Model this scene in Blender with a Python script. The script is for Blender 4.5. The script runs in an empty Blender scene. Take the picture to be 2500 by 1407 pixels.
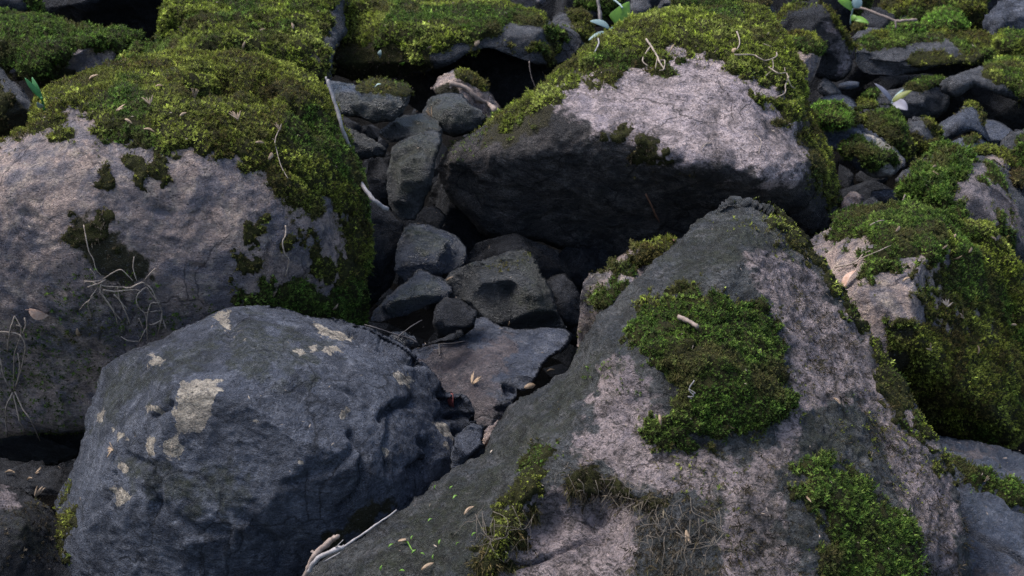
import bpy, math, random
import numpy as np
from mathutils import Vector
from mathutils.bvhtree import BVHTree

# ------------------------------------------------------------------ camera, sky, sun, exposure
S = bpy.context.scene
COL = S.collection
PITCH = math.radians(22.0)
LENS = 45.0
CAM = np.array([0.0, 0.0, 1.5])
cd = bpy.data.cameras.new("camera")
cam = bpy.data.objects.new("camera", cd); COL.objects.link(cam)
cam.location = CAM
cam.rotation_euler = (math.radians(90) - PITCH, 0, 0)
cd.lens = LENS; cd.sensor_width = 36.0; cd.clip_start = 0.05; cd.clip_end = 200
cd.dof.use_dof = True; cd.dof.focus_distance = 2.55; cd.dof.aperture_fstop = 9.0
S.camera = cam

SUN_EL, SUN_AZ = math.radians(62), math.radians(292)     # azimuth clockwise from +Y
w = bpy.data.worlds.new("World"); S.world = w; w.use_nodes = True
nt = w.node_tree
bg = nt.nodes["Background"]
sky = nt.nodes.new("ShaderNodeTexSky")
sky.sky_type = 'NISHITA'; sky.sun_disc = False
sky.sun_elevation = SUN_EL; sky.sun_rotation = SUN_AZ
sky.air_density = 1.0; sky.dust_density = 2.5; sky.ozone_density = 1.0
nt.links.new(sky.outputs[0], bg.inputs[0]); bg.inputs[1].default_value = 0.10
sd_ = bpy.data.lights.new("sun", 'SUN'); sun = bpy.data.objects.new("sun", sd_); COL.objects.link(sun)
sd_.energy = 1.5; sd_.angle = math.radians(30); sd_.color = (1.0, 0.98, 0.965)
sdir = Vector((math.sin(SUN_AZ) * math.cos(SUN_EL), math.cos(SUN_AZ) * math.cos(SUN_EL), math.sin(SUN_EL)))
sun.rotation_euler = sdir.to_track_quat('Z', 'Y').to_euler()
S.view_settings.view_transform = 'Standard'; S.view_settings.look = 'None'
S.view_settings.exposure = 2.12; S.view_settings.gamma = 1.0
S.render.engine = 'CYCLES'
S.cycles.max_bounces = 3; S.cycles.diffuse_bounces = 1; S.cycles.glossy_bounces = 2
S.cycles.transmission_bounces = 2; S.cycles.use_denoising = True; S.cycles.denoiser = 'OPENIMAGEDENOISE'; S.cycles.denoising_input_passes = 'RGB_ALBEDO_NORMAL'; S.cycles.denoising_prefilter = 'NONE'

RNG = np.random.default_rng(7)
F_ = np.array([0, math.cos(PITCH), -math.sin(PITCH)])
U_ = np.array([0, math.sin(PITCH), math.cos(PITCH)])
R_ = np.array([1.0, 0, 0])
KPX = 36.0 / LENS / 2500.0                                # metres per photo pixel at 1 m

def world(px, py, d):
    """point of the place seen at photo pixel (px, py), d metres along the view axis"""
    px = np.asarray(px, float); py = np.asarray(py, float); d = np.asarray(d, float)
    u = (px - 1250) * KPX * d; v = -(py - 703.5) * KPX * d
    return CAM + d[..., None] * F_ + u[..., None] * R_ + v[..., None] * U_

# ------------------------------------------------------------------ noise
_G = np.array([[1,1,0],[-1,1,0],[1,-1,0],[-1,-1,0],[1,0,1],[-1,0,1],[1,0,-1],[-1,0,-1],
               [0,1,1],[0,-1,1],[0,1,-1],[0,-1,-1],[1,1,0],[-1,1,0],[0,-1,1],[0,-1,-1]], float)
def perlin(p, seed=0):
    p = np.asarray(p, float) + seed * 17.137
    i = np.floor(p).astype(np.int64); f = p - i
    u = f * f * f * (f * (f * 6 - 15) + 10)
    out = 0
    for dx in (0, 1):
        wx = u[:, 0] if dx else 1 - u[:, 0]
        for dy in (0, 1):
            wy = u[:, 1] if dy else 1 - u[:, 1]
            for dz in (0, 1):
                wz = u[:, 2] if dz else 1 - u[:, 2]
                h = ((i[:, 0] + dx) * 374761393 + (i[:, 1] + dy) * 668265263 + (i[:, 2] + dz) * 1274126177) & 0xFFFFFFFF
                h = ((h ^ (h >> 13)) * 1103515245) & 0xFFFFFFFF
                h = (h ^ (h >> 16)) & 15
                g = _G[h]
                out = out + wx * wy * wz * (g[:, 0] * (f[:, 0] - dx) + g[:, 1] * (f[:, 1] - dy) + g[:, 2] * (f[:, 2] - dz))
    return out
def fbm(p, freq, octv=4, seed=0, gain=.5):
    a = 1.0; s = 0; p = np.asarray(p, float) * freq
    for o in range(octv):
        s = s + a * perlin(p, seed + o); a *= gain; p = p * 2.03
    return s
def ridged(p, freq, octv=3, seed=0):
    a = 1.0; s = 0; p = np.asarray(p, float) * freq
    for o in range(octv):
        s = s + a * (1 - 2.2 * np.abs(perlin(p, seed + o))); a *= .5; p = p * 2.1
    return s
def worley(p, freq, seed=0):
    """squared distance to the nearest jittered cell centre: shallow scallops with sharp rims, like broken stone"""
    p = np.asarray(p, float) * freq + seed * 3.71
    i = np.floor(p).astype(np.int64); best = np.full(len(p), 9.0)
    for dx in (-1, 0, 1):
        for dy in (-1, 0, 1):
            for dz in (-1, 0, 1):
                c = i + np.array([dx, dy, dz])
                h = (c[:, 0] * 374761393 + c[:, 1] * 668265263 + c[:, 2] * 1274126177) & 0xFFFFFFFF
                h = ((h ^ (h >> 13)) * 1103515245) & 0xFFFFFFFF; h ^= h >> 16
                q = c + np.stack([(h & 1023), (h >> 10) & 1023, (h >> 20) & 1023], 1) / 1023.0
                best = np.minimum(best, ((p - q) ** 2).sum(1))
    return best
def sstep(a, b, x):
    x = np.asarray(x, float); t = np.clip((x - a) / (b - a), 0, 1); return t * t * (3 - 2 * t)

# ------------------------------------------------------------------ 2-D helpers in photo pixels (used for tracing only)
def smooth_poly(P, n=4):
    P = np.asarray(P, float); N = len(P); out = []
    for i in range(N):
        a, b, c, d = P[i - 1], P[i], P[(i + 1) % N], P[(i + 2) % N]
        for k in range(n):
            t = k / n
            out.append(.5 * ((2 * b) + (c - a) * t + (2 * a - 5 * b + 4 * c - d) * t * t + (3 * b - a - 3 * c + d) * t ** 3))
    return np.array(out)
def seg_dist(X, Y, P, closed=True, near=False):
    A = P; B = np.roll(P, -1, 0)
    if not closed: A, B = P[:-1], P[1:]
    best = np.full(X.shape, 1e18); bx = np.zeros_like(X); by = np.zeros_like(Y)
    for (ax, ay), (cx, cy) in zip(A, B):
        dx, dy = cx - ax, cy - ay; L = dx * dx + dy * dy + 1e-9
        t = np.clip(((X - ax) * dx + (Y - ay) * dy) / L, 0, 1)
        qx, qy = ax + t * dx, ay + t * dy
        d = (X - qx) ** 2 + (Y - qy) ** 2
        m = d < best
        best = np.where(m, d, best)
        if near: bx = np.where(m, qx, bx); by = np.where(m, qy, by)
    return (np.sqrt(best), bx, by) if near else np.sqrt(best)
def inside(X, Y, P):
    r = np.zeros(X.shape, bool)
    for (ax, ay), (cx, cy) in zip(P, np.roll(P, -1, 0)):
        c = ((ay > Y) != (cy > Y))
        if cy != ay: r ^= c & (X < (cx - ax) * (Y - ay) / (cy - ay) + ax)
    return r
def sdist(X, Y, P):
    d = seg_dist(X, Y, P); return np.where(inside(X, Y, P), d, -d)

# ------------------------------------------------------------------ mesh / object helpers
def new_mesh(name, V, Fc, mats, smooth=True, midx=None):
    """V (n,3); Fc list of arrays (k,3) / (k,4)"""
    me = bpy.data.meshes.new(name)
    V = np.asarray(V, np.float32)
    me.vertices.add(len(V)); me.vertices.foreach_set("co", V.ravel())
    loops = np.concatenate([f.ravel() for f in Fc]).astype(np.int32)
    tot = np.concatenate([np.full(len(f), f.shape[1], np.int32) for f in Fc])
    st = np.concatenate([[0], np.cumsum(tot)[:-1]]).astype(np.int32)
    me.loops.add(len(loops)); me.loops.foreach_set("vertex_index", loops)
    me.polygons.add(len(tot)); me.polygons.foreach_set("loop_start", st); me.polygons.foreach_set("loop_total", tot)
    me.polygons.foreach_set("use_smooth", np.full(len(tot), smooth))
    if midx is not None: me.polygons.foreach_set("material_index", np.asarray(midx, np.int32))
    for m in mats: me.materials.append(m)
    me.update(calc_edges=True)
    return me
def fattr(me, name, vals):
    a = me.attributes.new(name, 'FLOAT', 'POINT'); a.data.foreach_set("value", np.asarray(vals, np.float32))
def cattr(me, name, rgb):
    a = me.attributes.new(name, 'FLOAT_COLOR', 'POINT')
    c = np.ones((len(rgb), 4), np.float32); c[:, :3] = rgb; a.data.foreach_set("color", c.ravel())
def link(name, me, parent=None, loc=None):
    o = bpy.data.objects.new(name, me); COL.objects.link(o)
    if parent is not None: o.parent = parent
    if loc is not None: o.location = loc
    return o
def tag(o, label=None, cat=None, group=None, kind=None):
    if label: o["label"] = label
    if cat: o["category"] = cat
    if group: o["group"] = group
    if kind: o["kind"] = kind
    return o
def vnormals(V, Q):
    n = np.zeros_like(V)
    for f in Q:
        a = V[f[:, 2]] - V[f[:, 0]]; b = V[f[:, -1]] - V[f[:, 1]]
        c = np.cross(a, b)
        for k in range(f.shape[1]): np.add.at(n, f[:, k], c)
    return n / (np.linalg.norm(n, axis=1, keepdims=True) + 1e-12)

# ------------------------------------------------------------------ materials
def N(t, typ, **kw):
    n = t.nodes.new(typ)
    for k, v in kw.items(): setattr(n, k, v)
    return n
class MatB:
    def __init__(s, name):
        s.m = bpy.data.materials.new(name); s.m.use_nodes = True; s.t = s.m.node_tree
        s.b = s.t.nodes["Principled BSDF"]
        s.co = N(s.t, "ShaderNodeTexCoord").outputs["Object"]
    def L(s, a, b): s.t.links.new(a, b)
    def noise(s, scale, det=6, rough=.6, vec=None, dist=0):
        n = N(s.t, "ShaderNodeTexNoise"); n.inputs["Scale"].default_value = scale
        n.inputs["Detail"].default_value = det; n.inputs["Roughness"].default_value = rough
        n.inputs["Distortion"].default_value = dist
        s.L(vec or s.co, n.inputs["Vector"]); return n.outputs[0]
    def ramp(s, v, stops):
        r = N(s.t, "ShaderNodeValToRGB"); e = r.color_ramp.elements
        while len(e) < len(stops): e.new(.5)
        for k, (p, c) in enumerate(stops):
            e[k].position = p; e[k].color = (c, c, c, 1) if not hasattr(c, '__len__') else (*c, 1)
        s.L(v, r.inputs[0]); return r.outputs[0]
    def mix(s, f, a, b, mode='MIX'):
        m = N(s.t, "ShaderNodeMix", data_type='RGBA', blend_type=mode)
        for k, v in ((0, f), (6, a), (7, b)):
            if hasattr(v, 'is_output'): s.L(v, m.inputs[k])
            elif k == 0: m.inputs[0].default_value = v
            else: m.inputs[k].default_value = (*v, 1)
        return m.outputs[2]
    def math(s, op, a, b=0.0, clamp=False):
        m = N(s.t, "ShaderNodeMath", operation=op, use_clamp=clamp)
        for k, v in ((0, a), (1, b)):
            if hasattr(v, 'is_output'): s.L(v, m.inputs[k])
            else: m.inputs[k].default_value = v
        return m.outputs[0]
    def attr(s, name, col=False):
        a = N(s.t, "ShaderNodeAttribute", attribute_name=name); return a.outputs["Color" if col else "Fac"]
    def scale(s, v, x, y, z):
        m = N(s.t, "ShaderNodeMapping"); m.inputs["Scale"].default_value = (x, y, z); s.L(v, m.inputs[0]); return m.outputs[0]
    def bump(s, h, strength, dist, nrm=None):
        b = N(s.t, "ShaderNodeBump"); b.inputs["Strength"].default_value = strength; b.inputs["Distance"].default_value = dist
        s.L(h, b.inputs["Height"])
        if nrm: s.L(nrm, b.inputs["Normal"])
        return b.outputs[0]

def rock_mat(name, c1, c2, c3, dark, speck=.5, alg=(.034, .038, .014), tan=(.58, .50, .40), alt=(.30, .25, .25), rough=.85, grain=1.0, wet=0.0):
    """c1/c2 main mottling, c3 pale flecks, dark = stains and pits; attributes: alt, tan, alg, stain"""
    B = MatB(name)
    warp = B.scale(B.co, 1, 1, 1.25)
    big = B.noise(9, 7, .66, dist=1.0)
    col = B.mix(B.ramp(big, [(.43, 0), (.56, 1)]), c1, c2)
    mid = B.noise(26, 8, .68, warp, .4)
    col = B.mix(B.math('MULTIPLY', B.ramp(mid, [(.5, 0), (.68, 1)]), .75), col, c3)
    # bare faces of another colour
    na = B.noise(24, 10, .78, B.scale(B.co, 1, 1, 1.9), .8)
    fa = B.ramp(B.math('ADD', B.attr("alt"), B.math('MULTIPLY', B.math('SUBTRACT', na, .5), 2.3)), [(.30, 0), (.70, 1)])
    altc = B.mix(B.ramp(mid, [(.35, 0), (.65, 1)]), tuple(x * .66 for x in alt), alt)
    altc = B.mix(B.math('MULTIPLY', B.ramp(B.noise(11, 9, .72, warp, .8), [(.47, 0), (.62, 1)]), .7), altc, (alt[0] * .42, alt[1] * .45, alt[2] * .54))
    col = B.mix(fa, col, altc)
    # algae film
    ng = B.noise(48, 7, .72)
    fg = B.ramp(B.math('ADD', B.attr("alg"), B.math('MULTIPLY', B.math('SUBTRACT', ng, .5), 1.6)), [(.35, 0), (.95, 1)])
    col = B.mix(B.math('MULTIPLY', fg, .8), col, alg)
    # tan chips
    nt_ = B.noise(42, 9, .74, dist=.6)
    ft = B.ramp(B.math('ADD', B.attr("tan"), B.math('MULTIPLY', B.math('SUBTRACT', nt_, .5), 2.6)), [(.47, 0), (.55, 1)])
    tanc = B.mix(B.ramp(B.noise(60, 8, .75), [(.38, 0), (.62, 1)]), tuple(x * .5 for x in tan), tan)
    col = B.mix(ft, col, tanc)
    # dark blotches, pits and fibrous streaks
    dk = B.noise(15, 10, .76, warp, 1.2)
    col = B.mix(B.math('MULTIPLY', B.ramp(dk, [(.50, 0), (.64, 1)]), .72), col, dark)
    ws = B.scale(B.co, 1.0, 1.0, 1.5)
    sp = B.noise(70, 10, .82, ws, 1.5)
    col = B.mix(B.math('MULTIPLY', B.ramp(sp, [(.485, 0), (.57, 1)]), speck), col, dark)
    wsn = B.noise(3.4, 6, .68, B.scale(B.co, 1.3, 1.3, .7), 1.4)
    col = B.mix(B.math('MULTIPLY', B.ramp(wsn, [(.50, 0), (.60, 1)]), .42), col, B.mix(.5, dark, c2))
    # stain round the moss
    nst = B.noise(40, 6, .7)
    fs = B.ramp(B.math('ADD', B.attr("stain"), B.math('MULTIPLY', B.math('SUBTRACT', nst, .5), 1.2)), [(.3, 0), (.75, 1)])
    col = B.mix(fs, col, B.mix(ng, (.018, .016, .010), (.05, .045, .022)))
    gr = B.noise(330, 4, .75)
    col = B.mix(.5, col, B.ramp(gr, [(.34, .35), (.64, 1.2)]), 'MULTIPLY')
    fl = B.noise(150, 6, .8, ws, .8)
    col = B.mix(B.math('MULTIPLY', B.ramp(fl, [(.58, 0), (.68, 1)]), .35), col, tuple(min(.6, x * 1.7) for x in c3))
    # cracks and pits
    dist = N(B.t, "ShaderNodeMix", data_type='VECTOR'); dist.inputs[0].default_value = .13
    nz = N(B.t, "ShaderNodeTexNoise"); nz.inputs["Scale"].default_value = 9; nz.inputs["Detail"].default_value = 6; B.L(B.co, nz.inputs["Vector"])
    B.L(B.co, dist.inputs[4]); B.L(nz.outputs["Color"], dist.inputs[5])
    vo = N(B.t, "ShaderNodeTexVoronoi", feature='DISTANCE_TO_EDGE'); vo.inputs["Scale"].default_value = 5.5; B.L(dist.outputs[1], vo.inputs["Vector"])
    crk = B.math('MULTIPLY', B.ramp(vo.outputs["Distance"], [(.0, 1), (.022, 0)]), B.ramp(B.noise(4, 3, .6), [(.46, 0), (.54, 1)]))
    vp = N(B.t, "ShaderNodeTexVoronoi"); vp.inputs["Scale"].default_value = 75; B.L(ws, vp.inputs["Vector"])
    pit = B.math('MULTIPLY', B.ramp(vp.outputs["Distance"], [(.12, 1), (.30, 0)]), B.ramp(B.noise(16, 5, .7), [(.52, 0), (.60, 1)]))
    cp = B.math('MAXIMUM', crk, pit)
    col = B.mix(B.math('MULTIPLY', cp, .75), col, tuple(x * .6 for x in dark))
    B.L(col, B.b.inputs["Base Color"])
    B.L(B.ramp(mid, [(.3, rough - wet - .12), (.7, rough - wet * .5 + .08)]), B.b.inputs["Roughness"])
    B.b.inputs["Specular IOR Level"].default_value = .12 + wet * .6
    h1 = B.noise(20, 12, .62, warp, .3)
    h2 = B.noise(85, 8, .75, ws, .9)
    h3 = B.noise(300, 4, .7)
    h = B.math('ADD', B.math('MULTIPLY', h1, .9), B.math('MULTIPLY', h2, 1.15 * grain))
    h = B.math('ADD', h, B.math('MULTIPLY', h3, .12 * grain))
    h = B.math('SUBTRACT', h, B.math('MULTIPLY', ft, .05))
    h = B.math('SUBTRACT', h, B.math('MULTIPLY', cp, .22))
    B.L(B.bump(h, 1.0, .026), B.b.inputs["Normal"])
    return B.m
M = {}
M['lilac'] = rock_mat("lilac_sandstone", (.45, .335, .28), (.185, .165, .18), (.55, .44, .345), (.052, .046, .054), .55)
M['pale'] = rock_mat("pale_sandstone", (.085, .074, .070), (.042, .040, .041), (.18, .16, .148), (.014, .013, .014), .7, alt=(.61, .49, .475))
M['blue'] = rock_mat("blue_grey_stone", (.108, .118, .148), (.062, .069, .090), (.22, .228, .262), (.017, .019, .024), .6, grain=1.3)
M['mixed'] = rock_mat("weathered_stone", (.108, .110, .108), (.058, .063, .068), (.20, .19, .192), (.022, .021, .018), .85, alt=(.47, .375, .36), grain=1.5)
M['grey'] = rock_mat("grey_stone", (.115, .115, .124), (.062, .065, .072), (.20, .195, .198), (.022, .022, .025), .65, grain=1.3)
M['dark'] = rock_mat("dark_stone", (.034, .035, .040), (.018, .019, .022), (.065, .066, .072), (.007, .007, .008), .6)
M['damp'] = rock_mat("damp_shaded_blue_stone", (.038, .047, .068), (.020, .025, .037), (.075, .084, .106), (.010, .011, .014), .5, grain=1.2, wet=.6)  # damp stone, darkened further to carry the cleft's shade in its colour
M['damp_shade_grey'] = rock_mat("damp_shaded_grey_stone", (.042, .044, .044), (.022, .024, .026), (.080, .080, .080), (.011, .011, .012), .6, grain=1.3, wet=.45)  # grey cleft stone: gap shade mixed into the damp tone
M['slate'] = rock_mat("slate_slab", (.068, .078, .108), (.040, .047, .068), (.13, .136, .165), (.018, .02, .027), .55, wet=.45, alt=(.14, .112, .112))

def moss_mat():
    B = MatB("moss_leaves")
    c = B.attr("tint", True)
    B.L(c, B.b.inputs["Base Color"]); B.b.inputs["Roughness"].default_value = .75
    B.b.inputs["Specular IOR Level"].default_value = .15
    tr = N(B.t, "ShaderNodeBsdfTranslucent"); B.L(c, tr.inputs[0])
    mx = N(B.t, "ShaderNodeMixShader"); mx.inputs[0].default_value = .25
    B.L(B.b.outputs[0], mx.inputs[1]); B.L(tr.outputs[0], mx.inputs[2])
    B.L(mx.outputs[0], B.t.nodes["Material Output"].inputs[0])
    return B.m
def bed_mat():
    B = MatB("moss_bed")
    n = B.noise(60, 6, .7)
    c = B.mix(B.ramp(n, [(.35, 0), (.65, 1)]), (.010, .010, .004), (.030, .030, .008))
    B.L(c, B.b.inputs["Base Color"]); B.b.inputs["Roughness"].default_value = .95
    B.b.inputs["Specular IOR Level"].default_value = .1
    B.L(B.bump(B.noise(180, 6, .75), 1.0, .012), B.b.inputs["Normal"])
    return B.m
M['moss'] = moss_mat(); M['bed'] = bed_mat()
def plain(name, a, b, scale=60, rough=.7, bump=.002, trans=0):
    B = MatB(name)
    c = B.mix(B.ramp(B.noise(scale, 5, .65), [(.35, 0), (.65, 1)]), a, b)
    B.L(c, B.b.inputs["Base Color"]); B.b.inputs["Roughness"].default_value = rough
    B.b.inputs["Specular IOR Level"].default_value = .3
    if bump: B.L(B.bump(B.noise(scale * 3, 4, .6), .6, bump), B.b.inputs["Normal"])
    if trans:
        tr = N(B.t, "ShaderNodeBsdfTranslucent"); B.L(c, tr.inputs[0])
        mx = N(B.t, "ShaderNodeMixShader"); mx.inputs[0].default_value = trans
        B.L(B.b.outputs[0], mx.inputs[1]); B.L(tr.outputs[0], mx.inputs[2])
        B.L(mx.outputs[0], B.t.nodes["Material Output"].inputs[0])
    return B.m

# ------------------------------------------------------------------ moss
PAL = {  # linear colours of the leaf tips
    'bright': [(.165, .198, .024), (.120, .148, .017), (.085, .098, .016), (.21, .235, .050)],
    'olive':  [(.112, .122, .016), (.078, .087, .012), (.060, .048, .012), (.16, .18, .030)],
    'green':  [(.048, .088, .012), (.034, .062, .009), (.070, .108, .016), (.095, .135, .024)],
    'vivid':  [(.095, .185, .022), (.075, .145, .018), (.13, .22, .035), (.12, .15, .03)],
    'brown':  [(.070, .050, .018), (.048, .036, .015), (.10, .085, .028), (.06, .06, .018)],
    'dead':   [(.040, .030, .018), (.028, .022, .013), (.070, .056, .040), (.020, .016, .010)],
}
ALLV = []; ALLF = []; _off = [0]          # everything solid, for dropping litter on later
def keep(V, Q):
    for f in Q: ALLF.extend((f + _off[0]).tolist())
    ALLV.append(V); _off[0] += len(V)

def sprigs(P, Nn, pal, size, droop=0., up=.35, seed=0, leaves=7, thin=.36, patchy=None):
    """leafy moss shoots: P base points, Nn normals -> V, F, colours"""
    r = np.random.default_rng(seed); n = len(P)
    ax = Nn * (1 - up) + np.array([0, 0, 1.0]) * up + r.normal(0, .28, (n, 3))
    ax[:, 2] -= droop
    ax /= np.linalg.norm(ax, axis=1, keepdims=True) + 1e-9
    t = np.cross(ax, r.normal(0, 1, (n, 3))); t /= np.linalg.norm(t, axis=1, keepdims=True) + 1e-9
    b = np.cross(ax, t)
    sz = size * 1.2 * np.exp(r.normal(0, .32, n))
    pal = np.array(pal)
    q = fbm(P, 9, 3, seed + 3) * 1.3 + r.normal(0, .34, n)
    ci = np.clip(((q + .8) / 1.6 * 3.99), 0, 3.99).astype(int)
    order = np.array([2, 1, 0, 3])
    base = pal[order[ci]]
    alt_ = np.array(PAL['green'])[order[ci]]
    wmix = sstep(.05, .30, fbm(P, 3.6, 3, seed + 61))[:, None]
    if pal[0, 1] < .06: wmix = wmix * 0
    base = (base * (1 - wmix) + alt_ * wmix) * np.exp(np.clip(r.normal(0, .34, (n, 1)), -.8, .55) + 1.1 * fbm(P, 75, 2, seed + 71)[:, None] + .5 * fbm(P, 20, 2, seed + 72)[:, None])
    if patchy is not None: base = base * (1 - patchy[:, None]) + np.array(PAL['brown'])[r.integers(0, 4, n)] * patchy[:, None]
    Vs = []; Cs = []
    for k in range(leaves):
        f = (k + .6) / leaves
        an = k * 2.4 + r.uniform(0, .6, n)
        rad = t * np.cos(an)[:, None] + b * np.sin(an)[:, None]
        side = -t * np.sin(an)[:, None] + b * np.cos(an)[:, None]
        el = (.15 + 1.05 * f) + r.normal(0, .15, n)
        L = sz * (.95 - .35 * f)
        o = P + ax * (sz * f * 1.05)[:, None]
        tip = o + (rad * np.cos(el)[:, None] + ax * np.sin(el)[:, None]) * L[:, None]
        tip[:, 2] -= droop * L * .5
        wv = side * (L * thin * .5)[:, None]
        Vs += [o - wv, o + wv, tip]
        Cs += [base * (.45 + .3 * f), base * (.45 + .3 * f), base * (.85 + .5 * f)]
    V = np.stack(Vs, 1).reshape(-1, 3); C = np.stack(Cs, 1).reshape(-1, 3)
    F = np.arange(len(V)).reshape(-1, 3)
    return V, F, C

def scatter(V, T, wgt, dens, r):
    """points on triangles T, density per m2, weighted by vertex weights wgt"""
    a, b, c = V[T[:, 0]], V[T[:, 1]], V[T[:, 2]]
    ar = .5 * np.linalg.norm(np.cross(b - a, c - a), axis=1)
    wt = (wgt[T[:, 0]] + wgt[T[:, 1]] + wgt[T[:, 2]]) / 3
    lam = ar * wt * dens
    n = r.poisson(lam); idx = np.repeat(np.arange(len(T)), n)
    u = r.random(len(idx)); v = r.random(len(idx)); m = u + v > 1
    u[m] = 1 - u[m]; v[m] = 1 - v[m]
    return idx, u, v

def moss_child(root, origin, V, Q, m, nrm, name, pal, size, thick, dens, droop, seed, up, leaves=7, thin=.36, label=None):
    """one moss carpet on a rock: raised lumpy bed plus leafy shoots"""
    r = np.random.default_rng(seed)
    sel = Q[(m[Q].max(1) > .06)]
    if not len(sel): return
    ids = np.unique(sel); remap = np.full(len(V), -1); remap[ids] = np.arange(len(ids))
    P = V[ids]; nn = nrm[ids]; mm = m[ids]
    lump = .55 + .9 * (fbm(P, 16, 2, seed) * .5 + .5) + .5 * fbm(P, 55, 2, seed + 5)
    off = .8 * thick * sstep(.42, .98, mm) * lump - .004 * (1 - sstep(.35, .6, mm))
    if thick < .0045: off[:] = .0005
    BV = P + nn * off[:, None]; BQ = remap[sel]
    bn = vnormals(BV, [BQ])
    T = np.concatenate([BQ[:, :3], BQ[:, [0, 2, 3]]])
    wg = sstep(.22, .75, mm) * np.clip(.7 + 1.1 * fbm(P, 24, 3, seed + 9), .10, 1.3) + .06 * sstep(.06, .3, mm)
    idx, u, v = scatter(BV, T, wg, dens * .72, r)
    tri = T[idx]
    w0 = (1 - u - v)[:, None]
    SP = BV[tri[:, 0]] * w0 + BV[tri[:, 1]] * u[:, None] + BV[tri[:, 2]] * v[:, None]
    lift = np.clip(-off, 0, None); SP = SP + (nn[tri[:, 0]] * lift[tri[:, 0]][:, None])
    SN = bn[tri[:, 0]] * w0 + bn[tri[:, 1]] * u[:, None] + bn[tri[:, 2]] * v[:, None]
    sm = mm[tri[:, 0]]
    patchy = np.maximum(sstep(.15, .55, fbm(SP, 7, 3, seed + 21)) * .8, .75 * sstep(.62, .35, sm) * (r.random(len(sm)) < .8))
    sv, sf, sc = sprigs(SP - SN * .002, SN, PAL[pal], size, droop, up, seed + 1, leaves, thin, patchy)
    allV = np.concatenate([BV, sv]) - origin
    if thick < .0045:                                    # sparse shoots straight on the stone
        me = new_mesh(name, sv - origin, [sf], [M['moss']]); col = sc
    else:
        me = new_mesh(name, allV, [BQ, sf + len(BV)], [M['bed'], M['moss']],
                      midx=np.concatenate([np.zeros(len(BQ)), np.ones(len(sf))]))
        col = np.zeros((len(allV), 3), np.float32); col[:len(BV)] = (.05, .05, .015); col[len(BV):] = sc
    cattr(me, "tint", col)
    o = link(name, me, root); o["kind"] = "stuff"
    if label: o["label"] = label
    if thick >= .0045: keep(BV, [BQ])
    NSPR[0] += len(SP)
    return o
NSPR = [0]

# ------------------------------------------------------------------ rocks
def rbf(pts, X, Y):
    P = np.array(pts, float); n = len(P); s = 1 / 300.
    A = np.zeros((n + 3, n + 3)); x, y = P[:, 0] * s, P[:, 1] * s
    r = np.hypot(x[:, None] - x, y[:, None] - y)
    A[:n, :n] = -r - np.eye(n) * .02 * -1
    A[:n, n] = 1; A[:n, n + 1] = x; A[:n, n + 2] = y; A[n, :n] = 1; A[n + 1, :n] = x; A[n + 2, :n] = y
    c = np.linalg.lstsq(A, np.concatenate([P[:, 2], [0, 0, 0]]), rcond=None)[0]
    out = np.zeros(X.shape) + c[n] + c[n + 1] * X * s + c[n + 2] * Y * s
    for k in range(n): out -= c[k] * np.hypot(X * s - x[k], Y * s - y[k])
    return out

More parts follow.
